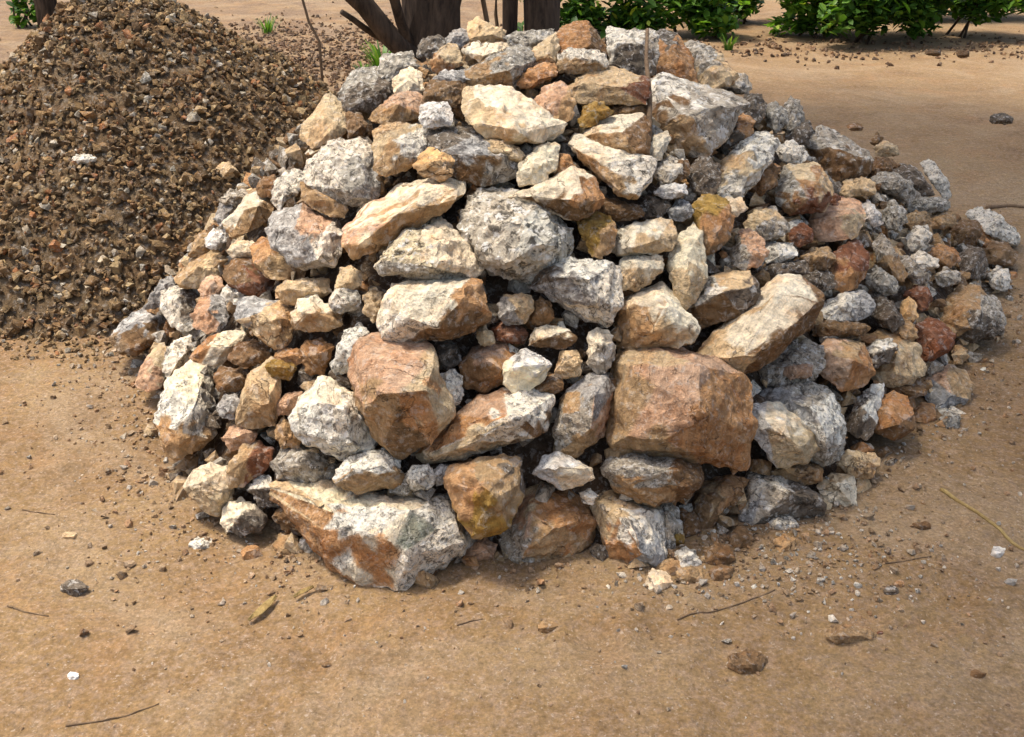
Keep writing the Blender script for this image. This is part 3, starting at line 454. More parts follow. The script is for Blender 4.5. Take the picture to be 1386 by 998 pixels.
long tan slab sloping down toward the big rust-brown block|945,479 965,454 995,429 1020,407 1040,387 1060,376 1080,377 1101,391 1116,408 1114,426 1090,447 1060,470 1030,494 1005,505 985,504 958,491|1108,413,.1 1070,439,.22 1020,479,.24 987,485,.18 1050,398,.18 985,458,.15|C|1060,405,W 1040,430,W 990,475,C 1082,447,B 1042,485,B 1105,425,B|.06|
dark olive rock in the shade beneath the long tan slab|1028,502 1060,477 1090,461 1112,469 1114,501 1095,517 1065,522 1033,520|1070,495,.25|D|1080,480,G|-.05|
flat orange stone poking out beneath the long tan slab|1053,499 1075,491 1099,495 1098,509 1070,514||O|1075,496,P|.0|
yellow-ochre rock beside the tall white shard|936,281 950,265 970,264 986,275 992,295 987,322 973,342 958,347 946,326 938,300|955,290,.28 972,300,.34|Y|955,278,Y 968,308,O 965,338,B|.04|
small cream stone beside the yellow-ochre rock|972,281 985,267 1003,269 1010,282 999,294 979,292||W||.05|
flat grey stone under the big brown and grey rock|882,236 895,217 915,213 927,222 920,239 900,252 886,250||L||.01|
small brown stone under the big brown and grey rock|903,236 915,219 931,217 934,233 920,246||B||.02|
white bar-shaped stone above the yellow-ochre rock|886,263 895,251 926,248 929,263 910,270||Q||.04|
speckled grey stone under the bulge of the big brown and grey rock|928,236 940,217 958,213 972,222 974,246 961,264 938,260|950,235,.3|L|950,245,D|.02|
light grey stone left of the yellow-ochre rock|903,286 915,273 931,274 939,288 926,300 908,298||K||.02|
dark grey stone below the white bar-shaped stone|864,281 875,265 896,267 907,280 896,294 872,296||D||-.02|
white and brown block resting on the V-shaped pair of slabs|788,186 800,167 825,159 855,156 874,154 878,176 876,207 862,219 838,213 813,201 796,196|810,180,.2 840,180,.3 860,200,.3|W|805,175,W 835,165,W 858,192,B 825,192,T|.03|
broad pale slab with a shaded tan edge, lower arm of a V shape|768,192 780,183 800,195 830,214 855,221 886,217 880,241 868,266 855,272 836,262 810,240 786,216|780,202,.12 812,228,.2 850,256,.22 850,228,.1|C|800,200,W 850,236,L 798,222,T 835,255,T|.05|
slim cream slab end rising beside the upright stick, short arm of a V shape|876,207 885,184 904,178 907,190 896,214 881,224||W||.04|
wide cream slab with a grey shaded front, near the crest|626,131 632,119 670,117 702,121 722,140 737,160 770,171 770,180 745,190 710,194 690,194 658,184 630,162|642,136,.1 672,149,.17 697,176,.22 712,186,.16|C|690,135,W 730,165,W 655,160,C 680,180,C|.06|
tan rock with a pale humped top beside the upright stick|768,121 785,107 800,94 830,91 855,99 875,107 878,126 872,141 845,140 813,140 783,138|800,114,.22 835,117,.28 860,118,.18|T|830,98,C 795,105,C 830,130,T 868,135,R|.03|
pinkish tan stone wedged between the wide cream slab and the humped tan rock|726,136 738,117 758,111 772,120 777,140 774,160 758,167 740,160 730,149|750,135,.3|C|745,145,P 765,155,T|.02|
red-brown stone under the humped tan rock|826,151 835,138 870,135 878,145 874,158 845,162||R|855,145,B|.0|
small yellowish tan stone under the humped tan rock|784,161 792,145 808,137 823,142 830,151 813,162 800,172 786,172|805,152,.3|C|805,145,Y|.03|
dark grey rock at the crest's end toward the gravel heap|460,126 472,104 490,94 515,94 532,108 534,136 515,150 490,154 468,150|490,115,.3 512,125,.3|D|490,100,G 500,125,D|.0|
pale grey stone standing at the crest's end toward the gravel heap|511,96 520,74 540,68 559,70 562,91 550,102 530,110 514,107|538,88,.3|G||.0|
cream stone in front of the pale grey crest-end stone|530,106 540,92 555,89 570,100 572,121 555,128 534,126|552,108,.3|C|545,100,W|.03|
tan wedge-shaped stone left of the white cube|498,161 515,144 535,127 560,124 577,132 574,157 550,164 523,168|540,142,.28|T|545,135,P 535,158,T|.03|
brownish stone above the white cube, capped with grey|572,126 582,110 605,104 628,110 630,131 615,144 595,140 576,137|600,122,.28|T|600,130,B|.0|
flat grey stone left of the beige grey stone near the crest|583,109 600,97 630,95 638,108 615,116||G|610,102,K|.02|
small bright white cube near the crest|567,153 571,139 590,136 605,139 613,155 607,170 590,175 573,172|585,150,.3 597,158,.3|Q||.06|
cream rock with a flat face at the edge overlooking the gravel heap|406,173 420,154 435,137 447,127 461,137 472,152 472,176 455,187 440,194 424,199 411,189|440,155,.2 455,170,.2|C|435,165,C 445,145,C|.04|
dark brown stone behind the flat-faced cream rock|468,153 485,154 497,168 490,182 472,186||B||-.02|
beige speckled rock above the orange-cream ball-like stone|501,206 508,179 525,167 550,164 574,171 582,195 572,217 550,230 523,234 505,227|530,190,.25 555,200,.32|L|530,175,C 550,195,L 535,225,T|.03|
dark grey mottled rock below the wide cream slab|573,191 590,174 620,171 660,177 692,194 707,215 702,237 680,247 650,250 623,242 603,227 583,210|620,195,.25 660,210,.32|D|600,185,D 650,205,K 650,242,B 690,225,G|.0|
tan strip of stone just under the wide cream slab|637,186 670,189 700,199 714,215 702,224 670,212 643,201||T|680,200,C|.02|
orange-cream ball-like stone on the mottled rocks|563,223 572,206 588,201 606,205 616,220 612,237 595,245 578,242 566,234|588,218,.35|A|588,210,A 588,238,T|.06|
white speckled stone right of the dark grey mottled rock|700,236 708,214 722,199 740,192 754,197 754,216 744,237 725,250 706,250|728,220,.3|L|730,205,W|.04|
small brown stone beside the white speckled stone|746,226 758,209 771,211 777,225 766,240 750,240||B|760,220,O|-.01|
cream-grey rock with a tan base beside the white knobbly rock|318,561 325,534 335,509 350,494 366,487 382,500 380,526 377,551 371,574 345,578 323,574|345,525,.25 362,540,.3|C|350,505,C 345,568,T|.03|
small tan flat stone just above the cream-grey rock with a tan base|288,511 300,497 325,495 342,502 337,519 318,530 294,528||T|315,505,B|.01|
small light bluish stone beside the white knobbly rock|295,551 306,534 321,534 327,550 320,566 301,566||L|308,545,K|.02|
small yellowish cream stone above the speckled black-and-white rock|356,496 368,486 390,486 400,498 391,514 371,514||C|375,492,Y|.02|
small orange stone in the hollow below the cream rounded rock|371,481 385,471 406,473 410,488 396,497 376,496||O||.0|
grey-brown stone below the cream rounded rock|406,486 415,464 435,459 452,470 450,492 436,507 417,507|430,480,.3|G|425,490,B|.0|
dark brown stone shaded behind the white pointed fin|310,487 325,465 345,461 364,470 372,486 350,496 326,497||D|345,470,B|-.02|
pinkish tan stone under the cream-grey rock with a tan base|301,593 312,579 335,577 347,588 340,604 313,608||T|325,585,P|.01|
tan-brown rock at the pile's foot above a white lump|306,642 315,617 330,601 350,599 368,610 366,630 350,642 330,657 312,658|335,620,.28|T|335,615,T 358,620,R|.03|g
white-cream lump at the pile's foot, farthest forward on the gravel-heap side|248,656 262,637 285,627 306,633 315,655 310,682 295,697 276,692 260,677|280,650,.28 295,670,.3|L|280,645,W 275,680,C|.03|g
white stone with a purplish underside at the foot of the tan-brown rock|298,707 308,684 325,675 346,684 360,700 352,718 328,724 308,720|325,698,.3|L|325,690,W 340,712,D|.03|g
mauve grey stone beside the tip of the big front boulder|336,663 348,647 363,644 374,660 372,682 355,686 340,678|355,662,.3|K|355,652,L 360,676,D|.01|g
brown stone under the tip of the big front boulder|370,700 385,684 410,690 425,712 412,724 388,720||B||-.03|g
small tan stone on the sand under the big front boulder's flank|370,736 380,721 396,719 404,735 393,750 376,750||T||0|g
small grey stone on the sand against the big front boulder's flank|403,736 415,724 430,731 426,747 408,748||G||0|g
thin white chip on the sand by the white stone with the purplish underside|256,737 268,726 287,729 284,742 264,744||L||0|g
reddish pebble on the sand before the gravel-heap side of the pile|328,746 336,738 350,740 354,750 342,757 330,754||O||0|g
'''
# ------------------------------------------------------------------ shape of the rubble pile (plan outline of its foot, height field)
FOOT = [(-1.49, 3.41), (-1.31, 3.13), (-1.12, 2.74), (-.91, 2.37), (-.65, 2.25), (-.29, 2.04), (.09, 2.14), (.34, 2.11), (.65, 2.30), (.97, 2.39),
        (1.10, 2.57), (1.26, 2.74), (1.55, 3.02), (1.91, 3.57), (2.16, 4.04), (2.5, 4.75), (1.8, 5.15), (.9, 5.2), (0, 5.2), (-.8, 5.0), (-1.4, 4.2)]
_E = [(FOOT[i], FOOT[(i + 1) % len(FOOT)]) for i in range(len(FOOT))]

def foot_dist(x, y):
    best = 1e9; ins = False
    for (x1, y1), (x2, y2) in _E:
        ex, ey = x2 - x1, y2 - y1
        t = ((x - x1) * ex + (y - y1) * ey) / (ex * ex + ey * ey); t = min(max(t, 0), 1)
        d = (x - x1 - ex * t) ** 2 + (y - y1 - ey * t) ** 2
        if d < best: best = d
        if (y1 > y) != (y2 > y) and x < ex * (y - y1) / ey + x1: ins = not ins
    return math.sqrt(best) * (1 if ins else -1)

def mound(x, y):
    d = foot_dist(x, y)
    if d <= 0: return 0.0
    s = min(max((x - .3) / 1.7, 0), 1)
    return (1.2 - .58 * s) * math.tanh(d / .8)

def hit(u, v):
    """distance along the ray to the pile's surface or the ground; None when it passes over the crest"""
    d = ray(u, v); t = 1.7; tg = -EYE.z / d.z if d.z < 0 else 99
    while t < min(tg, 5.6):
        p = EYE + d * t
        if p.z < 1.35 and p.z < mound(p.x, p.y):
            a, b = t - .06, t
            for _ in range(7):
                m = (a + b) / 2; q = EYE + d * m
                if q.z < mound(q.x, q.y): b = m
                else: a = m
            return b
        t += .06
    if tg < 4.9: return tg
    return None

def depth_at(u, v):
    """like hit(), but a point in front of the far ground belongs to the pile's rim below it"""
    g = None
    for k in range(16):
        t = hit(u, v + 8 * k)
        if t is None: continue
        p = EYE + ray(u, v + 8 * k) * t
        if foot_dist(p.x, p.y) > .02 or p.y < 3.2: return t + .012 * k
        if g is None: g = t
    return g or 3.7

# ------------------------------------------------------------------ ground: one sheet to the horizon
def axis(lo, hi, a, b, fine):
    xs = []; x = a
    while x <= b + 1e-6: xs.append(x); x += fine
    s = fine; x = b
    while x < hi: s *= 1.22; x += s; xs.append(min(x, hi))
    s = fine; x = a; left = []
    while x > lo: s *= 1.22; x -= s; left.append(max(x, lo))
    return left[::-1] + xs
gx = axis(-120, 120, -3.0, 3.0, .022); gy = axis(-30, 220, 1.3, 5.6, .022)
gv = [(x, y, ground_z(x, y)) for y in gy for x in gx]; nx = len(gx)
gf = [(j * nx + i, j * nx + i + 1, (j + 1) * nx + i + 1, (j + 1) * nx + i) for j in range(len(gy) - 1) for i in range(nx - 1)]
me = mesh('ground', gv, gf); smooth(me)
tag(link('ground', me, EARTH), kind='structure')

# ------------------------------------------------------------------ stone shapes
def sub_long(bm, L, rounds=6):
    for _ in range(rounds):
        es = [e for e in bm.edges if e.calc_length() > L]
        if not es: break
        bmesh.ops.subdivide_edges(bm, edges=es, cuts=1, use_grid_fill=True)
        bmesh.ops.triangulate(bm, faces=[f for f in bm.faces if len(f.verts) > 4])

def vary(c, rnd, amt=.10):
    k = 1 + rnd.uniform(-amt, amt); h = rnd.uniform(-.05, .05)
    return (min(c[0] * k * (1 + h), .9), min(c[1] * k, .9), min(c[2] * k * (1 - h), .9), c[3])

def wpx_(o):
    return (max(p[0] for p in o) - min(p[0] for p in o)) * (max(p[1] for p in o) - min(p[1] for p in o))

def build_rock(name, label, outline, ridge, main, spots, lift, grounded, seed, cat='rock', group=None, thick=1.0, detail=1.0):
    rnd = random.Random(seed)
    n = len(outline)
    cu = sum(p[0] for p in outline) / n; cv = sum(p[1] for p in outline) / n
    keep = (6 if math.sqrt(wpx_(outline)) < 48 else 8 if math.sqrt(wpx_(outline)) < 110 else 11) if not name.startswith(('pebble', 'clod')) else 99
    while len(outline) > keep:
        m_ = len(outline)
        ar = [abs((outline[i][0] - outline[i - 1][0]) * (outline[(i + 1) % m_][1] - outline[i - 1][1]) - (outline[(i + 1) % m_][0] - outline[i - 1][0]) * (outline[i][1] - outline[i - 1][1])) for i in range(m_)]
        outline = [p for i, p in enumerate(outline) if i != ar.index(min(ar))]
    outline = [(cu + (u - cu) * 1.075, cv + (v - cv) * 1.075) for u, v in outline]
    vs_ = [p[1] for p in outline]; vt, vb = min(vs_), max(vs_)
    wpx = max(p[0] for p in outline) - min(p[0] for p in outline)
    if grounded:
        g = on_ground(cu, vb); g = on_ground(cu, vb, ground_z(g.x, g.y) - (.006 if vb - min(p[1] for p in outline) > 40 else .001)); tb = (g - EYE).y / ray(cu, vb).y
        if depth_at(cu, vb) < tb - .06: grounded = False       # the pile's own slope stands in front of that spot
    if grounded:
        d0 = tb; vref = vb
    else:
        d0 = depth_at(cu, cv); vref = cv
    dt, db = depth_at(cu, vt), depth_at(cu, vb)
    hm = max((vb - vt) / F * d0, .01)
    slope = min(max((dt - db) / hm, .15), .80)
    size = math.sqrt(wpx * (vb - vt)) / F * d0
    if grounded: slope = min(max(slope, .45), .75)
    d0 -= 0 if grounded else lift
    def P(u, v, dd=0.0):
        t = d0 + slope * (vref - v) / F * d0 + dd
        return EYE + ray(u, v) * t
    pts = []
    tilt = rnd.uniform(-.22, .22)
    for (u, v) in outline:
        rel = (v - cv) / max(vb - vt, 1) * 2
        push = -rel * .24 if rel < 0 else (0.0 if grounded else rel * .12)
        pts.append(P(u, v, tilt * (u - cu) / F * d0 + (rnd.uniform(-.05, .05) + push) * size))
    if not ridge:
        ridge = []
        k = 3 if size > .09 else 2
        a0 = rnd.uniform(0, 6.28)
        for i in range(k):
            a = a0 + i * 6.28 / k + rnd.uniform(-.5, .5); r = rnd.uniform(.25, .55)
            ridge.append((cu + math.cos(a) * r * wpx / 2, cv + math.sin(a) * r * (vb - vt) / 2 - .06 * (vb - vt), rnd.uniform(.22, .36)))
    for (u, v, h) in ridge: pts.append(P(u, v, -h * 1.2 * size))
    for (u, v) in outline:                                   # the far side, buried or turned away
        pts.append(P(cu + (u - cu) * .84, cv + (v - cv) * .84 + .02 * size * F / d0, .38 * size * thick * rnd.uniform(.7, 1.2)))
    for (u, v) in outline[::2]:
        pts.append(P(cu + (u - cu) * .45, cv + (v - cv) * .45, .66 * size * thick * rnd.uniform(.8, 1.1)))
    if grounded:                                             # the part standing in the sand
        for (u, v) in outline:
            if v > cv:
                p = P(cu + (u - cu) * .9, v, .10 * size); pts.append(Vector((p.x, p.y, ground_z(p.x, p.y) - .02)))
        q = P(cu, cv, .45 * size); pts.append(Vector((q.x, q.y, -.04)))
    for p in pts:
        if p.z < -.05: p.z = -.05 - .02 * rnd.random()
    org = P(cu, cv, .2 * size)
    bm = bmesh.new()
    for p in pts: bm.verts.new(p - org)
    r = bmesh.ops.convex_hull(bm, input=list(bm.verts))
    junk = [e for e in set(r['geom_interior'] + r['geom_unused']) if isinstance(e, bmesh.types.BMVert)]
    bmesh.ops.delete(bm, geom=[v for v in junk if v.is_valid], context='VERTS')
    for _ in range(0 if size < .09 else 3 if size < .2 else 6):   # corners knocked off
        nrm = Vector((rnd.uniform(-1, 1), rnd.uniform(-1, .3), rnd.uniform(-.6, 1))).normalized()
        top = max(v.co.dot(nrm) for v in bm.verts)
        bmesh.ops.bisect_plane(bm, geom=list(bm.verts) + list(bm.edges) + list(bm.faces), plane_co=nrm * (top - rnd.uniform(.03, .085) * size), plane_no=nrm, clear_outer=True)
        co = [v.co.copy() for v in bm.verts]; bm.clear()
        for c in co: bm.verts.new(c)
        r = bmesh.ops.convex_hull(bm, input=list(bm.verts))
        bmesh.ops.delete(bm, geom=[v for v in set(r['geom_interior'] + r['geom_unused']) if isinstance(v, bmesh.types.BMVert)], context='VERTS')
    bmesh.ops.recalc_face_normals(bm, faces=list(bm.faces))
    # stone colour of each facet; some darker fronts and undersides are painted shade
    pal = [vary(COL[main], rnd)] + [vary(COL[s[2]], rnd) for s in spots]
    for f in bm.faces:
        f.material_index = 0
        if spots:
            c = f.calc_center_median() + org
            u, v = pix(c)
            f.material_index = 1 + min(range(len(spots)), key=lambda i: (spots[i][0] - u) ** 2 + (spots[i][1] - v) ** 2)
    L = max(.0080, size / 26) / detail
    sub_long(bm, L)
    bmesh.ops.smooth_vert(bm, verts=list(bm.verts), factor=.02, use_axis_x=True, use_axis_y=True, use_axis_z=True)
    off = Vector((seed * 1.37 % 50, seed * 2.11 % 50, seed * .73 % 50))
    bm.normal_update()
    ax_ = [(1, 1, 2.2), (2.2, 1, 1), (1, 2.2, 1), (1.4, .6, 1.6)][seed % 4]
    spk = sum(c[3] for c in pal) / len(pal)
    new = []
    for v in bm.verts:
        q = v.co
        d = .015 * size * noise.fractal(q * (3.2 / max(size, .05)) + off, .9, 2.1, 3)
        d += (.0036 + .0065 * spk) * noise.fractal(q * 34 + off, .8, 2.2, 3)
        sv_ = Vector((q.x * ax_[0] + q.y * .3, q.y * ax_[1] - q.x * .3, q.z * ax_[2])) * (3.4 / max(size, .05)) + off
        n_ = noise.fractal(sv_, .9, 2.2, 2) * 3.2
        d += .016 * size * (math.floor(n_) + min((n_ - math.floor(n_)) * 3.0, 1.0)) / 1.6   # stepped breaks
        d += (.05 if size < .13 else .012) * size * noise.noise(q * (8.5 / max(size, .05)) + off)
        rg = noise.noise(q * (5.0 / max(size, .05)) + off * 1.7)
        d -= .05 * size * max(0, rg - .18) ** .6 * (1 if rg > .18 else 0) * .55           # chipped hollows
        new.append(q + v.normal * d)
    for v, q in zip(bm.verts, new): v.co = q
    cols = []
    jit = .13 * math.sqrt(wpx * (vb - vt))
    for f in bm.faces:
        i = f.material_index
        if len(spots) > 1:
            c = f.calc_center_median()
            s = noise.noise(c * (4.5 / max(size, .05)) + off)
            if abs(s) > .36:                                 # ragged patches of the neighbouring surface
                u, v = pix(c + org); u += s * jit * 2; v -= s * jit * 2
                i = 1 + min(range(len(spots)), key=lambda j: (spots[j][0] - u) ** 2 + (spots[j][1] - v) ** 2)
        cols.append(pal[i]); f.material_index = 0
    acc = {}
    bm.verts.index_update()
    for f, c in zip(bm.faces, cols):
        for v in f.verts:
            a = acc.setdefault(v.index, [0, 0, 0, 0, 0])
            for q in range(4): a[q] += c[q]
            a[4] += 1
    cols = [[tuple(.3 * c[q] + .7 * acc[v.index][q] / acc[v.index][4] for q in range(4)) for v in f.verts] for f, c in zip(bm.faces, cols)]
    me = bpy.data.meshes.new(name); bm.to_mesh(me); bm.free()
    set_col(me, cols); smooth(me, 24)
    o = link(name, me, STONE, loc=org)
    tag(o, label, cat, group)
    return o

def pairs(s, k=2):
    out = []
    for w_ in s.split():
        a = w_.split(',')
        out.append(tuple(float(x) for x in a[:2]) + ((a[2] if not a[2].replace('.', '').isdigit() else float(a[2])),) if len(a) > 2 else tuple(float(x) for x in a))
    return out

for i, line in enumerate(ROCKS.strip().split('\n')):
    f = line.split('|')
    outline, ridge, spots = pairs(f[1]), pairs(f[2]), pairs(f[4])
    w_ = max(p[0] for p in outline) - min(p[0] for p in outline); h_ = max(p[1] for p in outline) - min(p[1] for p in outline)
    big = math.sqrt(w_ * h_) > 48
    lf = f[5].strip(); gr = len(f) > 6 and f[6].strip() == 'g'
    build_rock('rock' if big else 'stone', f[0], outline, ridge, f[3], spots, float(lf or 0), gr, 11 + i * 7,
               'rock' if big else 'stone', 'rocks heaped in the rubble pile')

# ------------------------------------------------------------------ small broken stone: templates joined into one mesh of stuff
def chip_templates(k, seed, flat=(.45, 1.0)):
    out = []
    for j in range(k):
        rnd = random.Random(seed + j); bm = bmesh.new()
        ax = (1.0, rnd.uniform(.6, 1.0), rnd.uniform(*flat))
        for _ in range(rnd.randint(8, 11)):
            p = Vector((rnd.gauss(0, 1), rnd.gauss(0, 1), rnd.gauss(0, 1))).normalized() * rnd.uniform(.8, 1.1)
            bm.verts.new((p.x * ax[0] / 2, p.y * ax[1] / 2, p.z * ax[2] / 2))
        r = bmesh.ops.convex_hull(bm, input=list(bm.verts))
        bmesh.ops.delete(bm, geom=[v for v in set(r['geom_interior'] + r['geom_unused']) if isinstance(v, bmesh.types.BMVert)], context='VERTS')
        bmesh.ops.recalc_face_normals(bm, faces=list(bm.faces))
        bm.verts.index_update()
        out.append(([v.co.copy() for v in bm.verts], [tuple(v.index for v in f_.verts) for f_ in bm.faces])); bm.free()
    return out
CHIPS = chip_templates(14, 500)

class Heap:
    def __init__(s): s.v, s.f, s.c = [], [], []
    def chip(s, p, size, col, rnd, tip=3.1):
        vs, fs = CHIPS[rnd.randrange(len(CHIPS))]
        M = Matrix.Rotation(rnd.uniform(0, 6.28), 3, 'Z') @ Matrix.Rotation(rnd.uniform(-tip, tip), 3, 'X') @ Matrix.Rotation(rnd.uniform(-tip, tip), 3, 'Y')
        b = len(s.v)
        for q in vs: s.v.append(p + M @ (q * size))
        for t in fs: s.f.append(tuple(b + i for i in t)); s.c.append(col)
    def sheet(s, fn, xs, ys, col):
        b = len(s.v)
        for y in ys:
            for x in xs: s.v.append(Vector((x, y, fn(x, y))))
        n = len(xs)
        for j in range(len(ys) - 1):
            for i in range(n - 1):
                q = (b + j * n + i, b + j * n + i + 1, b + (j + 1) * n + i + 1, b + (j + 1) * n + i)
                if max(s.v[k].z for k in q) > -.03: s.f.append(q); s.c.append(col)
    def build(s, name, label, cat):
        me = mesh(name, s.v, s.f); set_col(me, s.c)
        o = link(name, me, STONE); tag(o, label, cat, kind='stuff'); return o

def frange(a, b, st):
    out = []; x = a
    while x <= b: out.append(x); x += st
    return out

# rubble under and behind the rocks one can tell apart
rnd = random.Random(3); H = Heap()
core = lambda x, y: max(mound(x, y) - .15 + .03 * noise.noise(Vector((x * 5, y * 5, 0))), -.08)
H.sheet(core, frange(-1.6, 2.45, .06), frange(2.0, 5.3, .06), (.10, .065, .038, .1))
pal = ['T', 'T', 'C', 'G', 'G', 'C', 'L', 'O', 'D', 'B']
k = 0
while k < 4400:
    x, y = rnd.uniform(-1.55, 2.35), rnd.uniform(2.05, 5.2); d = foot_dist(x, y)
    if d < .0: continue
    k += 1
    back = y > 4.0 + .25 * max(x, 0)
    sz = rnd.uniform(.10, .24) if back else rnd.uniform(.035, .105)
    z = max(mound(x, y), .05) - (.09 if back else rnd.uniform(.055, .12))
    if back: z -= .05
    H.chip(Vector((x, y, z)), sz, vary(COL[rnd.choice(pal)], rnd, .2), rnd)
H.build('rubble', 'small broken rubble filling the gaps between and behind the heaped rocks', 'rubble')

# ------------------------------------------------------------------ the heap of brown gravel behind
HX, HY, HZ = -1.98, 5.25, 1.27
def heap_z(x, y):
    dx, dy = x - HX, y - HY
    rx = 1.36 if dx < 0 else 1.95
    ry = 1.62 if dy < 0 else 1.5
    r = math.sqrt((dx / rx) ** 2 + (dy / ry) ** 2)
    r *= 1 + .09 * noise.noise(Vector((dx * 1.2, dy * 1.2, 4)))
    z = HZ * (1 - math.sqrt(r * r + .012)) 
    if r > .8: z += (r - .8) ** 2 * .35 if r < 1.2 else 0
    return z + .045 * noise.noise(Vector((x * 2.2, y * 2.2, 2))) + .02 * noise.noise(Vector((x * 6, y * 6, 2)))
rnd = random.Random(8); H = Heap()
H.sheet(lambda x, y: max(heap_z(x, y) - .012, -.06), frange(-3.9, .1, .06), frange(3.4, 7.0, .06), (.13, .083, .040, .0))
gp = [(.27, .17, .074, .0)] * 7 + [(.21, .128, .056, .0)] * 6 + [(.36, .245, .115, .0)] * 4 + [(.13, .080, .037, .0)] * 4 + [(.44, .37, .26, .4), (.33, .15, .06, .0), (.35, .30, .22, .3)]
k = 0
while k < 17000:
    x, y = rnd.uniform(-3.8, .0), rnd.uniform(3.45, 6.6); z = heap_z(x, y)
    if z < -.015: continue
    if y > HY + .25 and rnd.random() < .55: continue
    k += 1
    sz = min(rnd.lognormvariate(math.log(.028), .42), .08)
    H.chip(Vector((x, y, max(z, 0) + sz * .12)), sz, vary(rnd.choice(gp), rnd, .18), rnd)
k = 0
while k < 900:                                               # stragglers round the heap's foot
    x, y = rnd.uniform(-3.8, -.9), rnd.uniform(3.2, 4.6); z = heap_z(x, y)
    if z > .02 or z < -.16 or rnd.random() < -z * 5.5: continue
    k += 1; sz = rnd.uniform(.010, .032)
    H.chip(Vector((x, y, ground_z(x, y) + sz * .2)), sz, vary(rnd.choice(gp), rnd, .18), rnd)
H.build('gravel_heap', 'big heap of small brown broken stone behind the rock pile', 'gravel')

# ------------------------------------------------------------------ grit strewn on the sand
rnd = random.Random(21); H = Heap()
sand = [(.42, .29, .17, .0), (.50, .40, .28, .1), (.36, .235, .125, .0), (.30, .19, .10, .0), (.60, .52, .41, .1), (.42, .26, .14, .0)]
k = 0
while k < 2600:                                              # chips shed along the foot of the pile
    x, y = rnd.uniform(-1.7, 2.3), rnd.uniform(1.6, 4.2); d = foot_dist(x, y)
    if d > .03 or d < -.55 or rnd.random() > math.exp(d * 7): continue
    if rnd.random() > (1.0 if (.3 < x < 1.0 or x < -.5) else .45): continue
    k += 1; sz = min(rnd.lognormvariate(math.log(.0095), .6), .036)
    H.chip(Vector((x, y, ground_z(x, y) + sz * .15)), sz, vary(rnd.choice(sand), rnd, .2), rnd)
k = 0
while k < 650:                                              # the denser spill below the grey-white rock at the front corner
    x, y = rnd.gauss(.72, .26), rnd.gauss(2.12, .13)
    if foot_dist(x, y) > .02 or y < 1.75: continue
    k += 1; sz = min(rnd.lognormvariate(math.log(.011), .5), .034)
    H.chip(Vector((x, y, ground_z(x, y) + sz * .15)), sz, vary(rnd.choice(sand + [COL['T'], COL['L'], COL['G']]), rnd, .2), rnd)
for _ in range(3000):
    y = rnd.uniform(1.45, 5.5); x = rnd.uniform(-.62, .62) * (y * 1.15 + .4)
    if foot_dist(x, y) > .02 or heap_z(x, y) > 0: continue
    sz = min(rnd.lognormvariate(math.log(.0050), .5), .014)
    H.chip(Vector((x, y, ground_z(x, y) + sz * .12)), sz, vary(rnd.choice(sand), rnd, .2), rnd)
H.build('gravel', 'fine pale grit and chips scattered over the sandy ground', 'grit')

# ------------------------------------------------------------------ stones and clods one can pick out on the open ground
def lump(u, v, w_, h_, seed):
    rnd = random.Random(seed); n = 9
    return [(u + math.cos(i * 6.283 / n) * w_ / 2 * rnd.uniform(.85, 1.08), v + math.sin(i * 6.283 / n) * h_ / 2 * rnd.uniform(.85, 1.08)) for i in range(n)]
GROUND_STONES = '''clod|dark earth clod on the sand in front of the pile, with a sandy top|1011,896,52,34|B
clod|flat earth clod on the sand below the pale yellowish cube, largest on open ground|1151,858,70,26|T
clod|small earth clod alone on the sand before the dome-shaped rock|740,848,26,17|T
stone|small pale stone on the sand at the photo's left edge, above a dark stone|95,725,24,13|C
stone|dark flat stone on the sand at the photo's left edge|101,795,38,20|D
pebble|tiny dark pebble alone on the sand below the yellow straw|443,900,16,9|B
pebble|white quartz pebble low at the photo's left edge|100,914,18,12|Q
pebble|small white pebble on the track under the yellow stalk|1351,748,22,15|Q
pebble|dim brown pebble at the photo's lower right edge|1326,911,24,12|B
pebble|brown pebble on the sand between the flat clod and the yellow stalk|1248,711,26,12|B
pebble|small dark pebble in shade above the flat earth clod|1207,800,18,12|D
pebble|small brown pebble next to a dark one above the flat earth clod|1218,790,13,9|O
pebble|tiny dark pebble on the sand right of the flat earth clod|1313,806,12,8|D
clod|dark earth clod lying on the bare track beyond the pile|1357,161,34,17|D
stone|brown stone before the bush at the top right, nearer the frame's edge|1304,73,20,12|B
stone|brown stone before the bush at the top right, nearer the pile|1264,71,24,11|B
clod|low brown clod on the track above the pile's rim|1158,172,22,11|B
pebble|small reddish pebble by the tan stone at the sandy front|1190,857,10,6|R
stone|pale tan stone lying on the gravel heap above the pile's flank|307,232,28,24|C
stone|whitish stone on the gravel heap, level with the pale tan one|113,215,32,16|L
'''
for i, line in enumerate(GROUND_STONES.strip().split('\n')):
    nm, lb, geo, c = line.split('|'); u, v, w_, h_ = [float(a) for a in geo.split(',')]
    out = lump(u, v, w_, h_, 900 + i)
    if 'gravel heap' in lb:
        t = 3.0
        while t < 7:
            p = EYE + ray(u, v) * t
            if p.z < heap_z(p.x, p.y): break
            t += .01
        sv = depth_at; depth_at = lambda a, b, t=t: t - .02
        build_rock(nm, lb, out, [], c, [], 0.0, False, 3000 + i * 5, nm, 'pale stones on the gravel heap'); depth_at = sv
        continue
    build_rock(nm, lb, out, [(u - w_ * .12, v + h_ * .12, .34), (u + w_ * .2, v + h_ * .1, .3)], c, [], 0.0, True, 3000 + i * 5, nm, nm + 's scattered on the open ground', thick=.7)

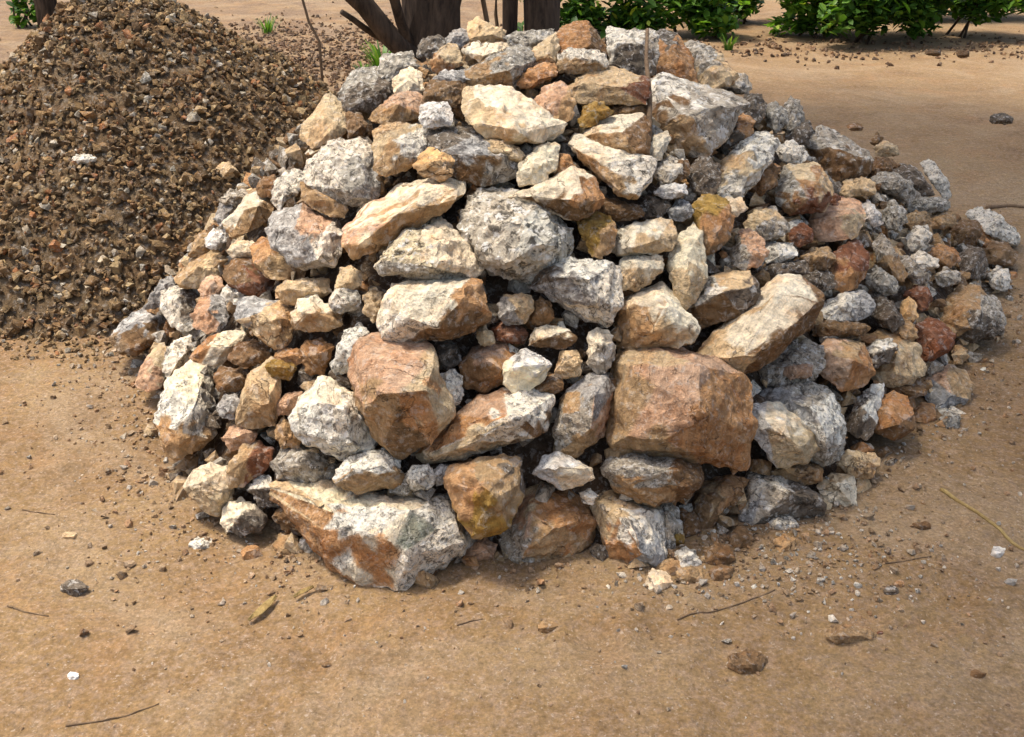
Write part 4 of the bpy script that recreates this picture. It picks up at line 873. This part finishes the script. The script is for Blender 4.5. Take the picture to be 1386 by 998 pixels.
# ------------------------------------------------------------------ sticks and straw on the ground
def ground_stick(name, label, cat, px, r0, r1, mat, lift=.001, group=None):
    pts = []
    for i in range(len(px) - 1):
        for k in range(5):
            t = k / 5; pts.append((px[i][0] * (1 - t) + px[i + 1][0] * t, px[i][1] * (1 - t) + px[i + 1][1] * t))
    pts.append(px[-1])
    w_ = []
    for i, (u, v) in enumerate(pts):
        p = on_ground(u, v); w_.append(Vector((p.x, p.y, ground_z(p.x, p.y) + r0 * .3 + lift + .001 * math.sin(i * 1.3))))
    n = len(w_); base = w_[0].copy()
    vs, fs = tube([p - base for p in w_], [r0 + (r1 - r0) * i / (n - 1) for i in range(n)], 7, 3, .3)
    me = mesh(name, vs, fs); smooth(me)
    return tag(link(name, me, mat, loc=base), label, cat, group)
ground_stick('stalk', 'long yellowish dry stalk lying on the track beside the pile', 'stalk', [(1274, 661), (1310, 683), (1346, 708), (1392, 736)], .006, .0045, STRAW)
ground_stick('twig', 'thin curved twig on the sand below the chips of the pile', 'twig', [(917, 834), (960, 826), (1005, 815), (1049, 799)], .0022, .0014, TWIG, group='twigs on the sand')
ground_stick('twig', 'forked-looking thin twig at the bottom edge of the sand, under the white quartz pebble', 'twig', [(88, 979), (140, 970), (178, 958), (214, 946)], .0022, .0012, TWIG, group='twigs on the sand')
ground_stick('twig', 'short dark twig by the small pale stone at the sandy edge', 'twig', [(28, 681), (48, 684), (72, 688)], .002, .0014, TWIG, group='twigs on the sand')
ground_stick('twig', 'short pale twig on the sand under the big front boulder', 'twig', [(618, 843), (636, 838), (653, 835)], .002, .0014, TWIG, group='twigs on the sand')
ground_stick('twig', 'thin twig on the sand above the flat earth clod', 'twig', [(1198, 763), (1230, 757), (1262, 750)], .002, .0014, TWIG, group='twigs on the sand')
ground_stick('twig', 'dry twig below the dark flat stone at the sandy edge', 'twig', [(8, 812), (32, 820), (64, 826)], .0022, .0012, TWIG, group='twigs on the sand')
ground_stick('branch', 'short dark fallen branch on the track beyond the long grey slab end', 'branch', [(1336, 280), (1362, 277), (1390, 279)], .012, .009, TWIG)
# a bleached, yellowing strip of leaf
def leaf_strip(label, px, wid):
    pts = [on_ground(*p) for p in px]; base = pts[0].copy(); vs, fs = [], []
    for i, p in enumerate(pts):
        d = (pts[min(i + 1, len(pts) - 1)] - pts[max(i - 1, 0)]).normalized(); s = Vector((-d.y, d.x, 0))
        k = wid * math.sin(math.pi * (i + .35) / (len(pts) - .3)); z = ground_z(p.x, p.y)
        for q, h in ((-1, .012), (0, .006), (1, .014)):
            vs.append(Vector((p.x, p.y, z + h + .003)) + s * q * k - base)
    for i in range(len(pts) - 1):
        for a in (0, 1): fs.append((i * 3 + a, i * 3 + a + 1, i * 3 + a + 4, i * 3 + a + 3))
    me = mesh('dry_leaf', vs, fs); smooth(me); o = link('dry_leaf', me, STRAW, loc=base)
    sm = o.modifiers.new('thickness', 'SOLIDIFY'); sm.thickness = .002
    return tag(o, label, 'leaf', 'yellow dry leaves on the sand')
leaf_strip('yellow dry leaf blade on the sand before the front boulder', [(336, 836), (350, 826), (362, 815), (374, 803)], .012)
leaf_strip('smaller yellow dry leaf, nearer to the front boulder', [(398, 806), (410, 799), (424, 791)], .008)

# upright stick stuck between the rocks near the crest
b_ = EYE + ray(878, 186) * (depth_at(878, 186) - .05); t_ = EYE + ray(876, 40) * (depth_at(878, 110) + .02)
vs, fs = tube([Vector((0, 0, -.12)), Vector((0, 0, 0)), (t_ - b_) * .35 + Vector((.006, 0, 0)), (t_ - b_) * .7 - Vector((.004, 0, 0)), t_ - b_], [.009, .009, .008, .007, .006], 8, 2, .3)
me = mesh('stick', vs, fs); smooth(me)
tag(link('stick', me, TWIG, loc=b_), 'dark thin stick standing upright between the rocks under the crest', 'stick')

# ------------------------------------------------------------------ trees behind the pile
def leaf_cloud(rnd, centers, n, size):
    vs, fs, cs = [], [], []
    for _ in range(n):
        c, r = rnd.choice(centers)
        d = Vector((rnd.gauss(0, 1), rnd.gauss(0, 1), rnd.gauss(0, 1))).normalized()
        p = c + Vector((d.x * r.x, d.y * r.y, d.z * r.z)) * (rnd.random() ** .35)
        if p.z < .02: continue
        s = size * rnd.uniform(.6, 1.35)
        M = Matrix.Rotation(rnd.uniform(0, 6.28), 3, 'Z') @ Matrix.Rotation(rnd.uniform(-.9, .6), 3, 'X') @ Matrix.Rotation(rnd.uniform(-.5, .5), 3, 'Y')
        b = len(vs)
        for q in ((0, -.5, 0), (.26, -.15, .06), (.2, .25, .04), (0, .55, -.05), (-.2, .25, .04), (-.26, -.15, .06), (0, .05, -.01)):
            vs.append(p + M @ (Vector(q) * s))
        for i in range(6): fs.append((b + i, b + (i + 1) % 6, b + 6))
        a = min(max(rnd.gauss(.42, .28), 0), 1)
        cs += [(.1, .2, .05, a)] * 6
    me = mesh('leaves', vs, fs); set_col(me, cs); smooth(me); return me

def limb(name, parent, path, radii, seed):
    vs, fs = tube(path, radii, 12, seed, .25); me = mesh(name, vs, fs); smooth(me); return link(name, me, BARK, parent)

def at(u, v, Y):
    d = ray(u, v); return EYE + d * (Y / d.y)

def curve(a, b, n, wob, rnd):
    return [a.lerp(b, i / n) + (Vector((rnd.uniform(-wob, wob), rnd.uniform(-wob, wob), 0)) if 0 < i < n else Vector()) for i in range(n + 1)]

rnd = random.Random(40)
def tree(label, Y, trunks, crown, seed):
    rnd = random.Random(seed)
    p0 = at(trunks[0][0], 60, Y); base = Vector((p0.x, Y, 0))
    root = empty('tree', base); tag(root, label, 'tree', 'trees behind the rock pile')
    for j, (u, wpx, ulean, top) in enumerate(trunks):
        a = at(u, 40, Y); x0 = a.x - ulean * .5; r = wpx / F * (Y * 1.05) / 2
        A = Vector((x0, Y, -.08)) - base; B = Vector((x0 + ulean, Y + .1, top)) - base
        pth = curve(A, B, 6, .03, rnd)
        limb('trunk', root, pth, [r * 1.35, r * 1.02, r, r * .92, r * .85, r * .75, r * .55], seed + j)
    for c in range(4):
        a = B * .85; t = Vector((rnd.uniform(-1, 1), rnd.uniform(-.4, 1.2), crown[1] + rnd.uniform(-.2, .6)))
        limb('branch', root, curve(a, t, 4, .06, rnd), [.05, .04, .03, .02, .012], seed + 20 + c)
    cs = [(Vector((rnd.uniform(-.9, .9) * crown[0], rnd.uniform(-.2, 1.0) * crown[0], crown[1] + rnd.uniform(0, .9))), Vector((.55, .55, .38)) * rnd.uniform(.8, 1.3)) for _ in range(9)]
    me = leaf_cloud(rnd, cs, 2600, .11); link('crown', me, LEAF_DARK, root)
    return root
T1 = tree('thick dark tree trunk rising right behind the crest of the pile', 7.6, [(586, 80, .05, 2.9)], (1.1, 3.2), 50)
# its low leaning limbs
rb = T1.location
for k_, (pa, pb, w1, w2) in enumerate((((596, 118), (478, -6), 26, 20), ((538, 66), (462, 16), 10, 6), ((560, 84), (528, -10), 14, 9))):
    a, b = at(*pa, 7.5), at(*pb, 7.25)
    ext = a + (b - a) * (1.5 if k_ != 1 else 1.0)
    limb('branch', T1, [q - rb for q in curve(a, ext, 5, .015, rnd)], [w1 / F * 4.1 + (w2 - w1) / F * 4.1 * i / 5 for i in range(6)], 70 + k_)
T2 = tree('pair of slim dark trunks growing from one root behind the crest', 8.2, [(694, 19, .02, 2.8), (734, 44, -.05, 2.9)], (1.0, 3.1), 60)
# thin saplings beside them
def sapling(label, Y, pts, r):
    p = [at(u, v, Y) for u, v in pts]; base = Vector((p[0].x, Y, 0)); p = [Vector((p[0].x, Y, -.05))] + p
    vs, fs = tube([q - base for q in p], [r * 1.1] + [r * (1 - .4 * i / len(p)) for i in range(len(p) - 1)], 7, 4, .2)
    me = mesh('sapling', vs, fs); smooth(me); return tag(link('sapling', me, TWIG, loc=base), label, 'sapling', 'bare saplings behind the pile')
sapling('bare thin sapling between the thick trunk and the pair of slim trunks', 7.9, [(668, 60), (660, 34), (648, -30), (640, -160)], .022)
sapling('paler bare sapling touching the pair of slim trunks', 8.4, [(676, 60), (671, 20), (672, -30), (670, -160)], .016)
sapling('thin bare stem standing on the bank between the gravel heap and the thick trunk', 7.0, [(432, 56), (418, 30), (404, -20), (392, -120)], .010)

# a dark stump behind the gravel heap
p = at(66, 34, 9.2); vs, fs = tube([Vector((0, 0, -.1)), Vector((.01, 0, .35)), Vector((0, .02, .8)), Vector((-.03, .02, 1.5)), Vector((-.05, .02, 2.4))], [.13, .11, .105, .10, .08], 12, 6, .3)
root = empty('tree', Vector((p.x, 9.2, 0))); tag(root, 'dark tree trunk behind the gravel heap, beside a small leafy bush', 'tree', 'trees behind the rock pile')
me = mesh('trunk', vs, fs); smooth(me); link('trunk', me, BARK, root)
rr = random.Random(77)
me = leaf_cloud(rr, [(Vector((rr.uniform(-.6, .6), rr.uniform(-.3, .6), 2.6 + rr.uniform(0, .7))), Vector((.5, .5, .35))) for _ in range(6)], 1400, .11); link('crown', me, LEAF_DARK, root)

# ------------------------------------------------------------------ bushes along the far side of the track
def bush(label, u, v, wpx, height, n, mat, seed, size=.125, depth=.8):
    rnd = random.Random(seed); p = on_ground(u, v); k = (p - EYE).length / F; w_ = wpx * k
    p = p + Vector((0, depth * .55, 0))
    root = empty('bush', p); tag(root, label, 'bush', 'bushes along the far side of the track')
    cs = []
    for i in range(20):
        cs.append((Vector((rnd.uniform(-.46, .46) * w_, rnd.uniform(-.45, .45) * depth, (.06 if i % 2 else .5) * height + rnd.uniform(0, .45) * height)), Vector((w_ * .2, depth * .3, height * .17)) * rnd.uniform(.7, 1.3)))
    link('foliage', leaf_cloud(rnd, cs, n, size), mat, root)
    for i in range(3):
        b = Vector((rnd.uniform(-.2, .2) * w_, rnd.uniform(-.15, .15), -.05)); t = Vector((rnd.uniform(-.4, .4) * w_, rnd.uniform(-.3, .3) * depth, height * rnd.uniform(.5, .75)))
        vs, fs = tube(curve(b, t, 3, .04, rnd), [.016, .013, .01, .006], 6, i, .2)
        me = mesh('stem', vs, fs); smooth(me); link('stem', me, BARK, root)
    return root
bush('dark bush showing above the orange-brown crest rock', 800, 54, 150, 1.0, 2600, LEAF_DARK, 101)
bush('bright green bush behind the dark grey crest rock, next to a sandy gap', 905, 54, 160, 1.0, 3000, LEAF, 102)
bush('small green bush closing the hedge at the sandy gap', 1005, 36, 130, .9, 2400, LEAF, 103)
bush('bright green low bush on the far side of the sandy gap', 1120, 54, 130, 1.0, 2600, LEAF, 104)
bush('deep green bush with dark hollows, middle of the row beyond the track', 1205, 66, 150, 1.1, 3200, LEAF_DARK, 105)
bush('green bush ending the row beyond the track, at the photo edge', 1310, 56, 170, 1.1, 3200, LEAF, 106)
bush('dark bush crowding behind the row beyond the track', 1260, 30, 300, 1.4, 4200, LEAF_DARK, 107)
bush('small bright leafy bush behind the gravel heap', 32, 38, 46, .5, 420, LEAF, 108, .11, .4)

# ------------------------------------------------------------------ tufts and seedlings
def tuft(name, label, cat, p, n, h, sp, mat, seed, wid=.012):
    rnd = random.Random(seed); vs, fs, cs = [], [], []
    for _ in range(n):
        a = rnd.uniform(0, 6.28); L_ = h * rnd.uniform(.6, 1.1); o = Vector((math.cos(a), math.sin(a), 0)) * sp * rnd.random()
        d = Vector((math.cos(a), math.sin(a), 0)); s = Vector((-d.y, d.x, 0)) * wid; b = len(vs)
        for i in range(4):
            t = i / 3; c = o + d * (sp * 1.4 * t * t) + Vector((0, 0, L_ * t - .02)); k = 1 - .8 * t
            vs += [c - s * k, c + s * k]
        for i in range(3): fs.append((b + 2 * i, b + 2 * i + 1, b + 2 * i + 3, b + 2 * i + 2))
        cs += [(.1, .2, .05, rnd.uniform(.3, 1))] * 3
    me = mesh(name, vs, fs); set_col(me, cs); o = link(name, me, mat, loc=p); return tag(o, label, cat, 'small green plants on bare ground')
tuft('grass_tuft', 'green weed tuft on the bank above the gravel heap', 'grass', at(362, 40, 9.5) * 1.0, 30, .20, .08, LEAF_DARK, 1, .012)
p = on_ground(362, 44); bpy.data.objects['grass_tuft'].location = p
p = on_ground(986, 66); tuft('seedling', 'single small green seedling on the track beyond the crest', 'plant', p, 16, .16, .05, LEAF_DARK, 2, .022)
p = on_ground(518, 92); tuft('weed', 'green weed at the foot of the leaning dark limbs', 'plant', p, 40, .26, .12, LEAF_DARK, 3, .02)
p = on_ground(492, 96); tuft('weed', 'small green weed beside the grey crest-end stone', 'plant', p, 16, .10, .05, LEAF_DARK, 4, .016)

# ------------------------------------------------------------------ dry litter under the trees and along the hedge
rnd = random.Random(91); H = Heap()
lit = [(.22, .13, .065, 0), (.15, .085, .045, 0), (.30, .19, .10, 0), (.10, .06, .035, 0)]
for _ in range(5200):
    if rnd.random() < .85: x, y = rnd.gauss(-2.5, 1.0), rnd.gauss(10.2, 1.4)
    else: x, y = rnd.uniform(.5, 6.5), rnd.gauss(11.0, .5)
    if foot_dist(x, y) > 0 or heap_z(x, y) > 0: continue
    H.chip(Vector((x, y, ground_z(x, y) + .006)), rnd.uniform(.02, .08), vary(rnd.choice(lit), rnd, .25), rnd, .5)
H.build('litter', 'brown dry leaf litter on the bank under the trees and along the bushes', 'litter')

# ------------------------------------------------------------------ an unseen tall tree, added so its thin crown dims the far side of the pile
rr = random.Random(12)
root = empty('tree', Vector((5.4, 5.6, 0))); tag(root, 'unseen tall tree added beyond the track to dim the far side of the pile', 'tree')
vs, fs = tube([Vector((0, 0, -.1)), Vector((.04, 0, 1.5)), Vector((-.1, .02, 4.0)), Vector((-.5, -.1, 6.5)), Vector((-1.4, -.4, 8.6))], [.30, .24, .21, .17, .11], 12, 6, .3)
me = mesh('trunk', vs, fs); smooth(me); link('trunk', me, BARK, root)
tips = []
for i in range(92):
    sx, sy = (rr.uniform(.8, 2.4), rr.uniform(.4, 2.4)) if i % 4 == 0 else (rr.uniform(.2, 5.0), rr.uniform(.2, 8.2))       # where this clump's shade falls
    if rr.random() > min(max((sx - .2 - .12 * sy) / 1.5, .0), 1): continue
    z = rr.uniform(8.6, 11); k_ = z / TO_SUN.z
    tips.append(Vector((sx + TO_SUN.x * k_, sy + TO_SUN.y * k_, z)) - root.location)
for i, t in enumerate(tips[:14]):
    a = Vector((-.5, -.1, 6.5)) if i % 2 else Vector((-1.3, -.35, 8.3))
    limb('branch', root, curve(a, t - Vector((0, 0, .2)), 6, .12, rr), [.09, .075, .06, .045, .03, .02, .01], 200 + i)
cs = [(t, Vector((.95, .95, .5)) * rr.uniform(.8, 1.25)) for t in tips]
link('crown', leaf_cloud(rr, cs, 6000, .30), LEAF_DARK, root)
